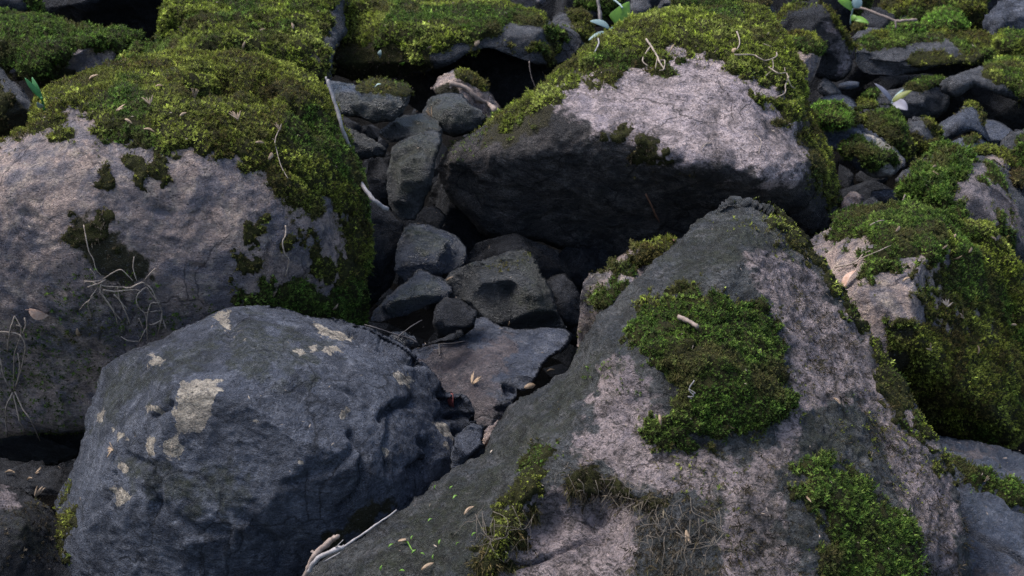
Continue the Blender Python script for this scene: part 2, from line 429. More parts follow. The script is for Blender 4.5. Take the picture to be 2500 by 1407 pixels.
def rock(name, label, cat, mat, outline, d, pts=None, auto=(.10, .06, .06), k=.45, rim=(38, .10), back=None, step=5,
         moss=(), alt=(), tan=(), alg=(), stain=(), grooves=(), rough=(.018, .010, .004), group=None, seed=None, smooth=4, facet=0.0, wfreq=6.0, cuts=(7, .62, .92)):
    """a stone: traced outline at depth d, relief pts (px, py, +away from the camera), closed rounded back"""
    seed = seed if seed is not None else (abs(hash_(label)) % 9973)
    O = smooth_poly(outline, smooth)
    x0, y0 = O.min(0) - step; x1, y1 = O.max(0) + step
    xs = np.arange(x0, x1 + step, step); ys = np.arange(y0, y1 + step, step)
    X, Y = np.meshgrid(xs, ys)
    D = sdist(X, Y, O)
    kp = D > -.45 * step
    cell = kp[:-1, :-1] & kp[1:, :-1] & kp[:-1, 1:] & kp[1:, 1:]
    cnt = np.zeros(X.shape, int)
    for dy in (0, 1):
        for dx in (0, 1):
            cnt[dy:dy + cell.shape[0], dx:dx + cell.shape[1]] += cell
    used = cnt > 0; bd = used & (cnt < 4)
    _, bx, by = seg_dist(X[bd], Y[bd], O, near=True)
    X[bd] = bx; Y[bd] = by; D[bd] = 0
    idx = np.full(X.shape, -1); idx[used] = np.arange(used.sum())
    gx, gy, gd = X[used], Y[used], np.clip(D[used], 0, None)
    isb = bd[used]
    a, b, c, e = idx[:-1, :-1][cell], idx[:-1, 1:][cell], idx[1:, 1:][cell], idx[1:, :-1][cell]
    Q1 = np.stack([a, e, c, b], 1)
    w_, h_ = x1 - x0, y1 - y0
    if pts is None:
        t = (gy - y0) / h_; s = (gx - (x0 + x1) / 2) / (w_ / 2)
        dz = auto[0] * np.clip((k - t) / k, 0, 1) ** 1.2 + auto[1] * np.clip((t - k) / (1 - k), 0, 1) ** 1.3 + auto[2] * s * s
    else:
        dz = rbf(pts, gx, gy)
    R, A = rim
    t = np.clip(gd / R, 0, 1)
    zf = d + dz + A * (1 - np.sqrt(np.clip(1 - (1 - t) ** 2, 0, 1)))
    T = back if back is not None else .42 * min(w_, h_) * KPX * d
    Rb = .5 * min(w_, h_)
    t = np.clip(gd / Rb, 0, 1)
    zb = d + A + (rbf(pts, gx, gy) if pts is not None else dz) * .6 + T * np.sqrt(np.clip(1 - (1 - t) ** 2, 0, 1))
    zb = np.maximum(zb, zf + .02 * (gd > 0)); zb[isb] = zf[isb]
    nf = len(gx); Vf = world(gx, gy, zf)
    if cuts:                                              # broken flat faces: shave the front with random planes
        rc = np.random.default_rng(seed + 5); W0 = world(gx, gy, zf); ctr = W0.mean(0) + F_ * T * .3; rv = (W0 - CAM) / zf[:, None]
        for _ in range(cuts[0]):
            n = -F_ * rc.uniform(.35, 1) + R_ * rc.normal(0, .75) + U_ * rc.normal(.12, .65); n /= np.linalg.norm(n)
            pr = (W0 - ctr) @ n; hh = pr.max() * rc.uniform(cuts[1], cuts[2]); nd = -(rv @ n)
            dz_ = np.where(nd > .15, np.clip(pr - hh, 0, None) / np.maximum(nd, .15), 0)
            zf = zf + np.minimum(dz_ * .96, np.maximum(d + A + T * .55 - zf, 0)); W0 = world(gx, gy, zf)
        zb = np.maximum(zb, zf + .02 * (gd > 0)); zb[isb] = zf[isb]; Vf = W0
    inn = ~isb; bi = np.full(nf, -1); bi[isb] = np.arange(nf)[isb]; bi[inn] = nf + np.arange(inn.sum())
    Vb = world(gx[inn], gy[inn], zb[inn])
    V = np.concatenate([Vf, Vb]); Q2 = bi[Q1][:, ::-1]
    Q = np.concatenate([Q1, Q2])
    allx = np.concatenate([gx, gx[inn]]); ally = np.concatenate([gy, gy[inn]])
    front = np.concatenate([np.ones(nf, bool), np.zeros(inn.sum(), bool)])
    nr = vnormals(V, [Q])
    # relief
    msc = float(np.clip(min(w_, h_) / 380., .22, 1))
    sc = d / 2.6
    r1, r2, r3 = rough
    Vw = V + .035 * sc * np.stack([fbm(V, 9 / sc, 2, seed + 51), fbm(V, 9 / sc, 2, seed + 52), fbm(V, 9 / sc, 2, seed + 53)], 1)
    Vs = Vw @ np.array([[1, .15, 0], [0, 1, .25], [0, -.3, 1.4]])
    wf = wfreq / sc
    off = r1 * fbm(V, 4.5 / sc, 3, seed) + r2 * 1.5 * (worley(Vw, wf, seed % 50) - .35) + r2 * .6 * (worley(Vs, wf * 2.3, seed % 50 + 3) - .35) \
        + r3 * .75 * fbm(Vs, 40 / sc, 4, seed + 23, .58) + r3 * .8 * (worley(Vs, wf * 6, seed % 50 + 9) - .35)
    if facet:
        rr = np.random.default_rng(seed + 77)
        lo, hi = V.min(0), V.max(0); nc = 26
        C = rr.uniform(lo, hi, (nc, 3))
        dd = np.linalg.norm(V[:, None, :] - C[None], axis=2); ii = dd.argmin(1)
        gn = rr.normal(0, 1, (nc, 3)); hh = ((V - C[ii]) * gn[ii]).sum(1)
        off = off + facet * np.clip(hh / (.5 * (hi - lo).max()), -1, 1)
    for g in grooves:
        P = np.array(g[0], float); wd, dp = g[1], g[2]
        jit = fbm(V, 14, 3, seed + 31) * wd * 1.3
        dist = seg_dist(allx + jit, ally + jit, P, closed=False)
        prof = np.exp(-(dist / wd) ** 2)
        off = off - np.where(front, dp * prof, 0)
    V = V + nr * off[:, None]
    nr = vnormals(V, [Q])
    def mask(polys, feather, amp, seed2):
        m = np.zeros(len(V))
        jx = fbm(V, 24 / sc, 4, seed + seed2, .6); jl = fbm(V, 6 / sc, 3, seed + seed2 + 40)
        for p in polys:
            sdv = sdist(allx, ally, smooth_poly(p, 3)) + msc * amp * (jx * 1.4 + jl * .6)
            m = np.maximum(m, sstep(-feather * msc, feather * msc, sdv))
        return m
    base = V[:, 2].min()
    origin = np.array([V[:, 0].mean(), V[:, 1].mean(), base])
    stainm = mask(stain, 18, 22, 5); film = np.zeros(len(V))
    ms = []
    for i, mo in enumerate(moss):
        o = dict(pal='olive', size=.0036, thick=.012, dens=115000, droop=0., up=.35, feather=30, amp=32, name='moss_cushion', leaves=7, thin=.52, label=None)
        o.update(mo[1]); polys = mo[0] if isinstance(mo[0][0][0], (tuple, list)) else [mo[0]]
        m = mask(polys, o['feather'], o['amp'], 50 + i)
        m = np.where(front, m, m * sstep(.1, .4, nr[:, 2]))
        wide = mask(polys, o['feather'] * 2.2, o['amp'], 50 + i)
        film = np.maximum(film, .62 * mask(polys, o['feather'] * 4.5, o['amp'] * 1.5, 50 + i))
        stainm = np.maximum(stainm, (.7 if o['thick'] >= .0045 else .22) * wide * front); ms.append((m, o))
    solo = not ms
    me = new_mesh(name, V - origin, [Q], [M[mat]])
    fattr(me, "alt", mask(alt, 34, 30, 1) if alt else np.zeros(len(V)))
    fattr(me, "tan", mask(tan, 15 / msc, 12 / msc, 2) * front if tan else np.zeros(len(V)))
    fattr(me, "alg", np.maximum(film, mask(alg, 40, 40, 3) * .75 if alg else 0))
    fattr(me, "stain", stainm)
    keep(V, [Q])
    if solo:
        root = link(name, me, None, origin)
    else:
        root = link(name, None, None, origin); link("stone", me, root)
        for i, (m, o) in enumerate(ms):
            ss = (d / 2.6) ** .6
            moss_child(root, origin, V, Q, m, nr, o['name'], o['pal'], o['size'] * ss, o['thick'] * ss, o['dens'] / ss ** 2, o['droop'], seed + i * 13, o['up'], o['leaves'], o['thin'], o['label'])
    tag(root, label, cat, group)
    return root
def hash_(s):
    h = 7
    for ch in s: h = (h * 131 + ord(ch)) & 0x7FFFFFFF
    return h
# ------------------------------------------------------------------ the ground under the stones
def terrain():
    xs = np.arange(-9, 9.01, .12); ys = np.arange(.2, 16, .12)
    X, Y = np.meshgrid(xs, ys)
    Z = -.42 + .085 * (Y - 2) + .5 * np.clip(Y - 7.2, 0, 99) * .9 + .12 * np.clip(np.abs(X) - 3.2, 0, 9)  # unseen rear slope steepened to block sky light from behind
    P = np.stack([X.ravel(), Y.ravel(), np.zeros(X.size)], 1)
    Z = Z.ravel() + .10 * fbm(P, 1.1, 4, 3) + .04 * fbm(P, 5, 3, 9)
    P[:, 2] = Z
    n, m_ = X.shape; i = np.arange(n * m_).reshape(n, m_)
    Q = np.stack([i[:-1, :-1].ravel(), i[:-1, 1:].ravel(), i[1:, 1:].ravel(), i[1:, :-1].ravel()], 1)
    B = MatB("gap_shade_soil")
    c = B.mix(B.ramp(B.noise(6, 8, .7), [(.4, 0), (.6, 1)]), (.003, .0026, .0022), (.007, .006, .005))  # near-black soil colour stands in for the deep shade of the gaps
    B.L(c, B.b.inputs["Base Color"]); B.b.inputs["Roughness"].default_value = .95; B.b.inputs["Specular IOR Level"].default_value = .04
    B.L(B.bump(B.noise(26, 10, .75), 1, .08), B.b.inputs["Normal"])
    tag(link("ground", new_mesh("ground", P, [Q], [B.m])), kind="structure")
    keep(P, [Q])
terrain()
def gravel():
    """countless dark pebbles on the soil in the gaps"""
    r = np.random.default_rng(3); Vs = []; Fs = []; n = 0
    ico = np.array([(0,0,1)] + [(math.cos(a) * .9, math.sin(a) * .9, .45) for a in np.arange(5) * 1.2566] + [(math.cos(a + .63) * .9, math.sin(a + .63) * .9, -.45) for a in np.arange(5) * 1.2566] + [(0,0,-1)])
    tri_ = [(0,1+k,1+(k+1)%5) for k in range(5)] + [(1+k,6+k,1+(k+1)%5) for k in range(5)] + [(1+(k+1)%5,6+k,6+(k+1)%5) for k in range(5)] + [(11,6+(k+1)%5,6+k) for k in range(5)]
    for _ in range(700):
        y = r.uniform(1.8, 6.2); x = r.uniform(-.62, .62) * y
        z = -.42 + .085 * (y - 2); s = np.exp(r.normal(-2.95, .45))
        A_ = np.linalg.qr(r.normal(0, 1, (3, 3)))[0]
        v = (ico + r.normal(0, .16, ico.shape)) @ (A_ * (s * r.uniform(.5, 1.2, 3))) + (x, y, z + .03)
        Vs.append(v); Fs.append(np.array(tri_) + n); n += 12
    tag(link("gravel", new_mesh("gravel", np.concatenate(Vs), [np.concatenate(Fs)], [M['dark']], smooth=False)), kind="stuff")
gravel()

BO = "boulder"; RK = "rock"
# ---- large boulders
rock("mossy_boulder", "largest pale lilac boulder with a thick moss cap, at the left frame edge", BO, 'lilac',
  [(-150,345),(-40,345),(50,328),(98,292),(108,240),(160,208),(240,182),(275,162),(400,138),(480,134),(600,142),(680,160),(740,186),(790,228),(822,300),(850,355),(878,400),(888,450),(895,520),(906,590),(896,660),(886,720),(892,800),(880,900),(700,1010),(420,1050),(200,1056),(60,1068),(-60,1082),(-150,1085)],
  2.85, [(500,137,.52),(300,165,.44),(680,165,.50),(800,250,.44),(120,240,.28),(480,160,.36),(640,165,.36),(720,195,.38),(560,200,.33),(660,215,.30),(420,185,.34),(540,222,.27),(640,250,.24),(740,260,.28),(440,215,.17),(300,205,.28),(300,225,.17),(200,225,.24),(180,250,.13),(550,262,.14),(450,290,.09),(250,290,.08),(650,310,.12),(760,340,.24),
   (0,345,.10),(150,335,.03),(300,350,.03),(450,365,.02),(600,390,.05),(720,440,.11),(850,430,.32),
   (0,420,.0),(100,500,-.02),(300,550,-.03),(500,550,0),(650,560,.04),(720,600,.07),(780,560,.15),(880,560,.33),
   (-100,600,0),(0,720,.02),(200,700,-.01),(400,720,.03),(600,720,.06),(750,750,.15),(880,750,.33),
   (0,800,.05),(200,820,.06),(400,850,.09),(100,1000,.16),(0,1060,.26),(300,1000,.18),(700,1000,.3),(-100,900,.15)],
  rim=(45,.09), back=.55, step=5,
  moss=[([(-100,360),(20,352),(90,322),(150,345),(180,335),(150,300),(175,262),(215,290),(235,345),(300,352),(380,372),(450,362),(540,372),(600,398),(650,440),(680,470),(705,505),(745,540),(772,530),(782,480),(815,490),(838,520),(845,600),(880,680),(915,700),(930,520),(900,400),(850,300),(820,200),(680,120),(400,100),(240,140),(80,210),(60,300)], dict(pal='olive', thick=.016, amp=22)),
        ([[(700,560),(740,575),(800,620),(880,640),(880,690),(800,690),(760,640),(700,610)], [(600,540),(645,548),(650,590),(610,590)], [(570,625),(615,635),(610,675),(570,660)]], dict(pal='olive', thick=.008, dens=40000, feather=14)),
        ([[(590,715),(660,680),(740,690),(800,715),(890,690),(905,820),(760,830),(620,790),(580,760)]], dict(pal='green', thick=.014)),
        ([[(110,730),(200,690),(360,700),(460,735),(545,735),(560,770),(430,800),(330,860),(250,920),(200,1060),(40,1060),(-60,980),(-60,860),(60,790)]], dict(pal='green', thick=.004, dens=22000, feather=30, amp=70, name='thin_moss')),
        ([[(245,390),(270,395),(265,455),(240,445)], [(370,385),(425,380),(410,440),(370,430)], [(340,430),(360,430),(355,460),(335,455)], [(300,385),(350,400),(345,412),(300,398)]], dict(pal='olive', thick=.006, dens=38000, feather=10, amp=18)),
        ([[(490,190),(560,178),(620,190),(650,225),(600,222),(520,218)]], dict(pal='brown', thick=.008, dens=50000, amp=20)),
        ([[(195,540),(255,545),(285,590),(260,610),(180,600),(165,570)]], dict(pal='dead', thick=.005, dens=30000, droop=.6, feather=16))],
  stain=[[(170,540),(260,540),(310,610),(380,680),(280,690),(200,610)]],
  grooves=[([(470,212),(540,203),(600,208),(660,232)],22,.085), ([(720,262),(760,300),(770,340)],20,.05), ([(700,420),(760,470)],14,.02), ([(470,648),(500,655)],6,.012), ([(385,512),(420,530)],14,.014), ([(60,520),(85,525)],8,.01), ([(770,660),(745,690),(760,700)],7,.014), ([(660,560),(645,640),(640,700)],9,.012)],
  rough=(.012,.006,.004), cuts=None)

rock("mossy_boulder", "double humped boulder smothered in bright moss, behind the pale boulder's moss cap", BO, 'grey',
  [(250,260),(262,205),(285,165),(320,125),(380,85),(412,50),(425,-30),(520,-80),(700,-85),(835,-60),(838,40),(830,110),(808,195),(790,280),(500,300)],
  3.62, [(300,160,.14),(380,90,.2),(450,58,.26),(520,62,.26),(600,80,.24),(700,110,.24),(760,140,.2),(450,95,.06),(550,105,.05),(650,125,.06),(720,160,.08),(400,135,.02),(500,145,.02),(620,160,.03),(400,175,.12),(500,190,.13),(600,205,.14),(700,215,.16),(790,190,.12),(460,45,.36),(560,55,.34),(640,66,.32),(740,92,.3),(470,15,.42),(600,20,.40),(720,40,.38),(800,80,.34),(600,-20,.55),(780,-10,.52),(500,-50,.62),(700,-60,.7),(830,60,.46)],
  rim=(40,.09), back=.5,
  moss=[([[(240,260),(262,200),(285,160),(380,70),(430,60),(600,75),(700,90),(770,130),(795,180),(760,200),(700,180),(500,300)]], dict(pal='bright', thick=.022)),
        ([[(380,75),(430,-80),(840,-90),(815,30),(800,100),(790,170),(740,120),(650,80),(450,60)]], dict(pal='bright', thick=.022))],
  stain=[[(680,130),(760,150),(760,210),(680,180)]], rough=(.02,.01,.005))

rock("mossy_boulder", "low mossy boulder with a bare lilac patch, near the upper left corner", BO, 'lilac',
  [(-110,30),(0,32),(40,45),(100,60),(200,78),(280,78),(325,92),(332,110),(300,135),(270,172),(200,205),(110,220),(60,200),(-110,200)],
  3.85, [(0,40,.3),(150,75,.28),(300,85,.26),(0,110,.06),(120,120,.04),(250,120,.05),(80,170,.05),(200,180,.08),(0,190,.1),(280,150,.12)],
  rim=(35,.09),
  moss=[([[(-110,10),(50,30),(200,70),(340,80),(330,115),(260,118),(200,125),(150,160),(110,190),(60,180),(-110,170)]], dict(pal='green', thick=.02)),
        ([[(60,150),(120,160),(130,210),(60,210)]], dict(pal='dead', thick=.006, droop=.7, dens=30000))],
  stain=[[(60,150),(200,190),(150,220),(40,210)]])

rock("boulder", "black shaded boulder filling the hollow at the upper left corner", BO, 'dark',  # near-black colour and undercut shape put the hollow's shade into the stone
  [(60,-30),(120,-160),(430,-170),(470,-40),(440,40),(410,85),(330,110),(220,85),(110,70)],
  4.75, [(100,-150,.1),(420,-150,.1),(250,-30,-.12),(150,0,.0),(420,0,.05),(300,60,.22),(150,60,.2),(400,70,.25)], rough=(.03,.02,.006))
rock("rock", "dim round rock with a mossy edge in the upper left corner", RK, 'grey',
  [(-100,-80),(30,-60),(70,-20),(92,30),(80,70),(-10,60),(-100,60)], 4.3, auto=(.1,.08,.05),
  moss=[([[(20,-70),(100,-20),(95,40),(70,20),(40,-20)]], dict(pal='olive'))])
rock("rock", "brown stained grey rock cut by the left frame edge", RK, 'grey',
  [(-130,140),(-40,148),(0,162),(40,200),(80,245),(105,290),(80,340),(0,370),(-130,380)], 3.3,
  [(-50,150,.2),(30,200,.12),(80,260,.12),(-40,230,.0),(20,290,.02),(-60,330,.05),(60,330,.1)],
  moss=[([[(-100,190),(20,205),(40,250),(20,300),(60,330),(-100,350)]], dict(pal='brown', thick=.008, dens=30000, amp=50))], stain=[[(-100,200),(60,240),(80,340),(-100,370)]])

rock("mossy_boulder", "long low boulder with a bright moss top, at the top centre", BO, 'grey',
  [(770,90),(800,30),(860,10),(950,2),(1050,4),(1180,8),(1260,25),(1340,48),(1400,70),(1424,100),(1405,140),(1370,160),(1290,152),(1245,138),(1190,115),(1140,128),(1060,172),(1010,188),(940,202),(850,196),(780,170)],
  3.95, [(850,12,.42),(1050,5,.46),(1250,25,.42),(1390,75,.36),(900,70,.16),(1050,70,.18),(1200,80,.16),(1320,100,.16),(870,120,.04),(1000,120,.03),(1100,110,.04),(1200,110,.06),(1300,130,.06),(850,180,.1),(1000,175,.1),(1400,120,.2)],
  rim=(30,.07), back=.6,
  moss=[([[(780,60),(850,-10),(1050,-10),(1290,10),(1340,40),(1290,58),(1240,62),(1230,80),(1260,98),(1300,100),(1360,112),(1340,145),(1250,130),(1190,105),(1140,120),(1060,130),(1000,150),(900,100),(800,110)]], dict(pal='bright', thick=.016)),
        ([[(1330,60),(1390,70),(1400,110),(1350,100)]], dict(pal='green', thick=.012)),
        ([[(800,100),(950,110),(1050,140),(1000,190),(800,190)]], dict(pal='dead', thick=.006, dens=26000, droop=.5))],
  stain=[[(800,90),(1000,110),(1060,160),(940,200),(800,190)]])
rock("boulder", "dark ledge stone under the long mossy top centre boulder", BO, 'dark',
  [(1020,150),(1180,110),(1400,140),(1420,200),(1330,260),(1240,300),(1120,300),(1000,230)], 4.35, auto=(-.05,.1,.05), grooves=[([(1100,165),(1350,185)],10,.02)], rough=(.02,.02,.006))

rock("mossy_boulder", "huge central boulder with a pale bare facet above a black overhang", BO, 'pale',
  [(1060,415),(1072,372),(1110,338),(1180,298),(1250,262),(1330,213),(1368,168),(1420,128),(1480,92),(1560,50),(1650,28),(1740,22),(1830,22),(1880,48),(1920,98),(1947,170),(1962,240),(2002,310),(2032,380),(2053,450),(2052,500),(2032,545),(1960,600),(1820,640),(1640,650),(1470,642),(1400,627),(1300,592),(1200,572),(1140,530),(1085,478)],
  3.4, [(1340,262,.0),(1400,290,-.04),(1480,322,-.08),(1560,345,-.1),(1620,375,-.12),(1690,403,-.13),(1760,412,-.13),(1850,440,-.1),(1930,440,-.04),(1978,390,.02),
   (1350,215,.12),(1440,150,.20),(1540,165,.17),(1640,110,.22),(1720,120,.2),(1800,170,.16),(1900,230,.14),(1950,300,.1),(1600,260,.03),(1750,290,.02),(1870,340,.02),
   (1560,55,.42),(1700,28,.48),(1830,30,.48),(1900,90,.36),(1370,170,.24),(1250,265,.2),
   (1985,330,.22),(2040,440,.28),(2040,520,.32),(1960,240,.28),(2000,430,.1),(1990,520,.16),
   (1200,300,.15),(1100,400,.14),(1150,480,.2),(1200,380,.05),(1300,380,-.0),(1300,480,.14),(1300,560,.24),(1420,400,-.01),(1500,500,.08),(1450,600,.26),(1600,450,.0),(1700,520,.12),(1640,630,.3),(1850,500,.06),(1900,540,.16),(1950,590,.24),(1280,310,.04)],
  rim=(34,.08), back=.7,
  alt=[[(1335,255),(1345,215),(1400,180),(1440,140),(1540,160),(1640,95),(1720,100),(1800,160),(1900,222),(1950,300),(1985,370),(1975,410),(1925,438),(1860,440),(1760,412),(1690,402),(1620,374),(1560,345),(1480,322),(1400,292)]],
  moss=[([[(1410,160),(1440,110),(1560,20),(1740,-10),(1840,0),(1900,40),(1945,100),(1955,180),(1975,240),(1930,290),(1890,250),(1860,210),(1790,180),(1750,150),(1700,118),(1640,105),(1610,150),(1560,160),(1520,165),(1470,180),(1430,170)]], dict(pal='bright', thick=.018)),
        ([[(1180,318),(1240,262),(1330,205),(1368,160),(1425,118),(1440,150),(1390,190),(1350,235),(1290,280),(1220,325)]], dict(pal='bright', thick=.014)),
        ([[(1940,230),(1990,290),(2040,370),(2060,450),(2050,500),(2010,450),(1985,370),(1960,310)]], dict(pal='olive', thick=.010)),
        ([[(1440,150),(1510,150),(1505,185),(1450,195)], [(1570,130),(1640,150),(1625,185),(1580,170)]], dict(pal='olive', thick=.012, droop=.5)),
        ([[(1460,320),(1540,335),(1620,375),(1680,395),(1640,410),(1500,355)]], dict(pal='dead', thick=.006, dens=24000, droop=.6)),
        ([[(1080,390),(1120,345),(1180,315),(1200,340),(1130,370)]], dict(pal='green', thick=.003, dens=14000, name='thin_moss'))],
  stain=[[(1180,300),(1340,230),(1340,290),(1200,350)]],
  grooves=[([(1730,340),(1745,322),(1770,330),(1775,348),(1755,355),(1735,345)],5,.006), ([(1440,225),(1500,240)],10,.008), ([(1100,420),(1130,440)],26,.02)],
  rough=(.014,.012,.006), cuts=None)

rock("mossy_boulder", "pointed foreground boulder with a moss cushion, running out of the bottom right", BO, 'mixed',
  [(1752,500),(1780,485),(1810,486),(1850,494),(1900,519),(1960,570),(2000,628),(2050,690),(2100,770),(2160,850),(2200,920),(2240,980),(2280,1050),(2312,1110),(2340,1180),(2362,1280),(2372,1420),(2380,1560),(1500,1600),(620,1560),(700,1440),(745,1405),(800,1360),(880,1310),(970,1250),(1050,1200),(1100,1150),(1175,1105),(1195,1075),(1230,1018),(1270,970),(1330,922),(1385,890),(1412,850),(1450,790),(1500,722),(1560,668),(1640,600),(1700,550)],
  2.25, [(1790,487,.46),(1850,495,.46),(2000,630,.40),(2160,850,.31),(2280,1050,.24),(2360,1280,.18),(2370,1500,.14),
   (1640,600,.42),(1500,720,.36),(1400,890,.32),(1230,1020,.27),(1050,1200,.18),(880,1310,.10),(740,1407,.03),(650,1540,-.04),
   (1770,560,.32),(1680,650,.23),(1590,745,.17),(1520,735,.29),(1440,850,.24),(1350,1000,.18),(1270,1090,.13),(1180,1200,.08),(1110,1310,.02),(1050,1410,-.02),(1500,830,.15),(1450,900,.14),(1420,1000,.09),(1390,1070,.05),(1330,1120,.02),(1250,1220,-.04),(1190,1320,-.08),(1140,1407,-.10),(1100,1520,-.14),
   (1810,650,.24),(1720,740,.12),(1750,900,.03),(1850,780,.10),(1700,1080,.0),(1900,1050,.04),(2000,800,.2),(2080,950,.15),(1520,1000,.06),(1550,1130,-.02),(1800,1200,-.06),(2000,1150,0),(2200,1150,.1),(1900,1400,-.14),(2200,1400,.0),(2100,1300,0),(1900,650,.27),
   (1300,1222,-.03),(1400,1195,-.03),(1540,1215,-.06),(1330,1270,.02),(1470,1270,.01),(1300,1380,-.05),(1480,1380,-.09),(1250,1390,-.05),(1600,1300,-.09),(1560,1420,-.12),(1400,1540,-.1),(1800,1540,-.2),
   (1200,1200,.06),(1100,1300,.0),(950,1390,-.04),(1300,1050,.10)],
  rim=(24,.05), back=.75, step=5,
  alt=[[(1285,1235),(1380,1200),(1540,1225),(1560,1300),(1520,1420),(1200,1430),(1240,1330)], [(1830,640),(1940,620),(2060,760),(2160,900),(2250,1050),(2320,1200),(2350,1420),(2250,1420),(2200,1200),(2120,1010),(1990,1000),(1930,1060),(1900,1300),(1990,1440),(1790,1440),(1760,1250),(1700,1190),(1560,1180),(1420,1100),(1440,1060),(1480,900),(1560,920),(1620,1030),(1720,1110),(1850,1110),(1930,1000),(1930,850),(1850,740)]],
  alg=[[(900,1330),(1100,1180),(1240,1030),(1380,910),(1480,850),(1440,960),(1380,1060),(1290,1120),(1200,1260),(1130,1420),(800,1420)], [(1600,640),(1700,560),(1790,490),(1880,520),(1940,600),(1830,640),(1760,700),(1600,740)], [(1950,1000),(2050,1000),(2120,1100),(1960,1140)]],
  moss=[([[(1585,765),(1640,745),(1700,720),(1760,735),(1840,750),(1890,800),(1915,870),(1918,960),(1900,1030),(1840,1065),(1760,1075),(1700,1095),(1620,1100),(1590,1045),(1640,1000),(1650,950),(1600,900),(1560,870),(1550,830)]], dict(pal='green', thick=.022, dens=130000, size=.0034, thin=.6, label='thick green cushion in the middle of the boulder')),
        ([[(1570,740),(1640,725),(1720,720),(1800,745),(1760,790),(1650,800),(1580,790)]], dict(pal='bright', thick=.018, dens=40000, size=.0034, thin=.6)),
        ([[(1950,1130),(2010,1125),(2090,1150),(2150,1220),(2210,1300),(2240,1420),(2240,1560),(2000,1560),(2020,1300),(1960,1230)]], dict(pal='green', thick=.014, dens=80000, size=.0050, up=.2, thin=.4, name='moss_cushion')),
        ([[(1880,510),(1920,520),(2010,630),(2060,690),(2110,770),(2170,860),(2140,850),(2080,780),(2020,680),(1960,620)], [(2130,800),(2200,900),(2290,1050),(2350,1180),(2320,1180),(2240,1060),(2160,960)]], dict(pal='bright', thick=.008, dens=36000, feather=14, amp=30)),
        ([[(1290,1110),(1330,1090),(1345,1120),(1320,1180),(1280,1230),(1245,1330),(1200,1420),(1140,1420),(1190,1300),(1250,1200)]], dict(pal='olive', thick=.014, droop=.5, dens=50000)),
        ([[(1180,1370),(1215,1350),(1260,1270),(1300,1210),(1320,1240),(1260,1320),(1230,1420),(1180,1450)]], dict(pal='brown', thick=.012, droop=.9, up=.1, dens=40000, size=.009, thin=.2)),
        ([[(1390,1140),(1440,1130),(1480,1170),(1560,1200),(1640,1210),(1620,1240),(1500,1215),(1400,1200)]], dict(pal='dead', thick=.006, droop=.8, up=.1, dens=40000, size=.009, thin=.2)),
        ([[(1540,1230),(1640,1215),(1720,1250),(1740,1330),(1780,1440),(1560,1450),(1540,1360),(1500,1330),(1560,1300)]], dict(pal='dead', thick=.004, droop=.9, up=.05, dens=34000, size=.011, thin=.16, feather=50, amp=75)),
        ([[(1460,880),(1560,880),(1620,960),(1600,1080),(1530,990),(1470,930)], [(1300,1060),(1340,1060),(1330,1110),(1300,1110)], [(1900,860),(1960,900),(1980,1010),(1920,1000)], [(1780,500),(1860,520),(1930,590),(1880,600),(1800,540)], [(2020,1010),(2190,1000),(2260,1090),(2220,1180),(2100,1100)], [(1620,1100),(1720,1090),(1800,1170),(1760,1260),(1660,1200)]], dict(pal='olive', thick=.003, dens=9000, feather=30, amp=60, name='thin_moss')),
        ([[(1950,700),(2080,800),(2170,960),(2250,1150),(2330,1330),(2340,1450),(2230,1450),(2180,1250),(2050,1000),(1960,850)], [(1660,1150),(1850,1120),(1960,1180),(2000,1420),(1780,1420),(1720,1280)]], dict(pal='dead', thick=.002, dens=13000, feather=60, amp=80, droop=.5, up=.1, size=.007, thin=.2, name='thin_moss'))],
  grooves=[([(1220,1395),(1340,1360),(1420,1330),(1470,1320)],6,.016), ([(1470,1225),(1540,1228),(1600,1260)],14,.02), ([(1500,745),(1530,790),(1480,860)],14,.010), ([(1560,735),(1620,720)],10,.008)],
  rough=(.012,.010,.006), wfreq=5.0, smooth=2, cuts=(12, .88, .97))

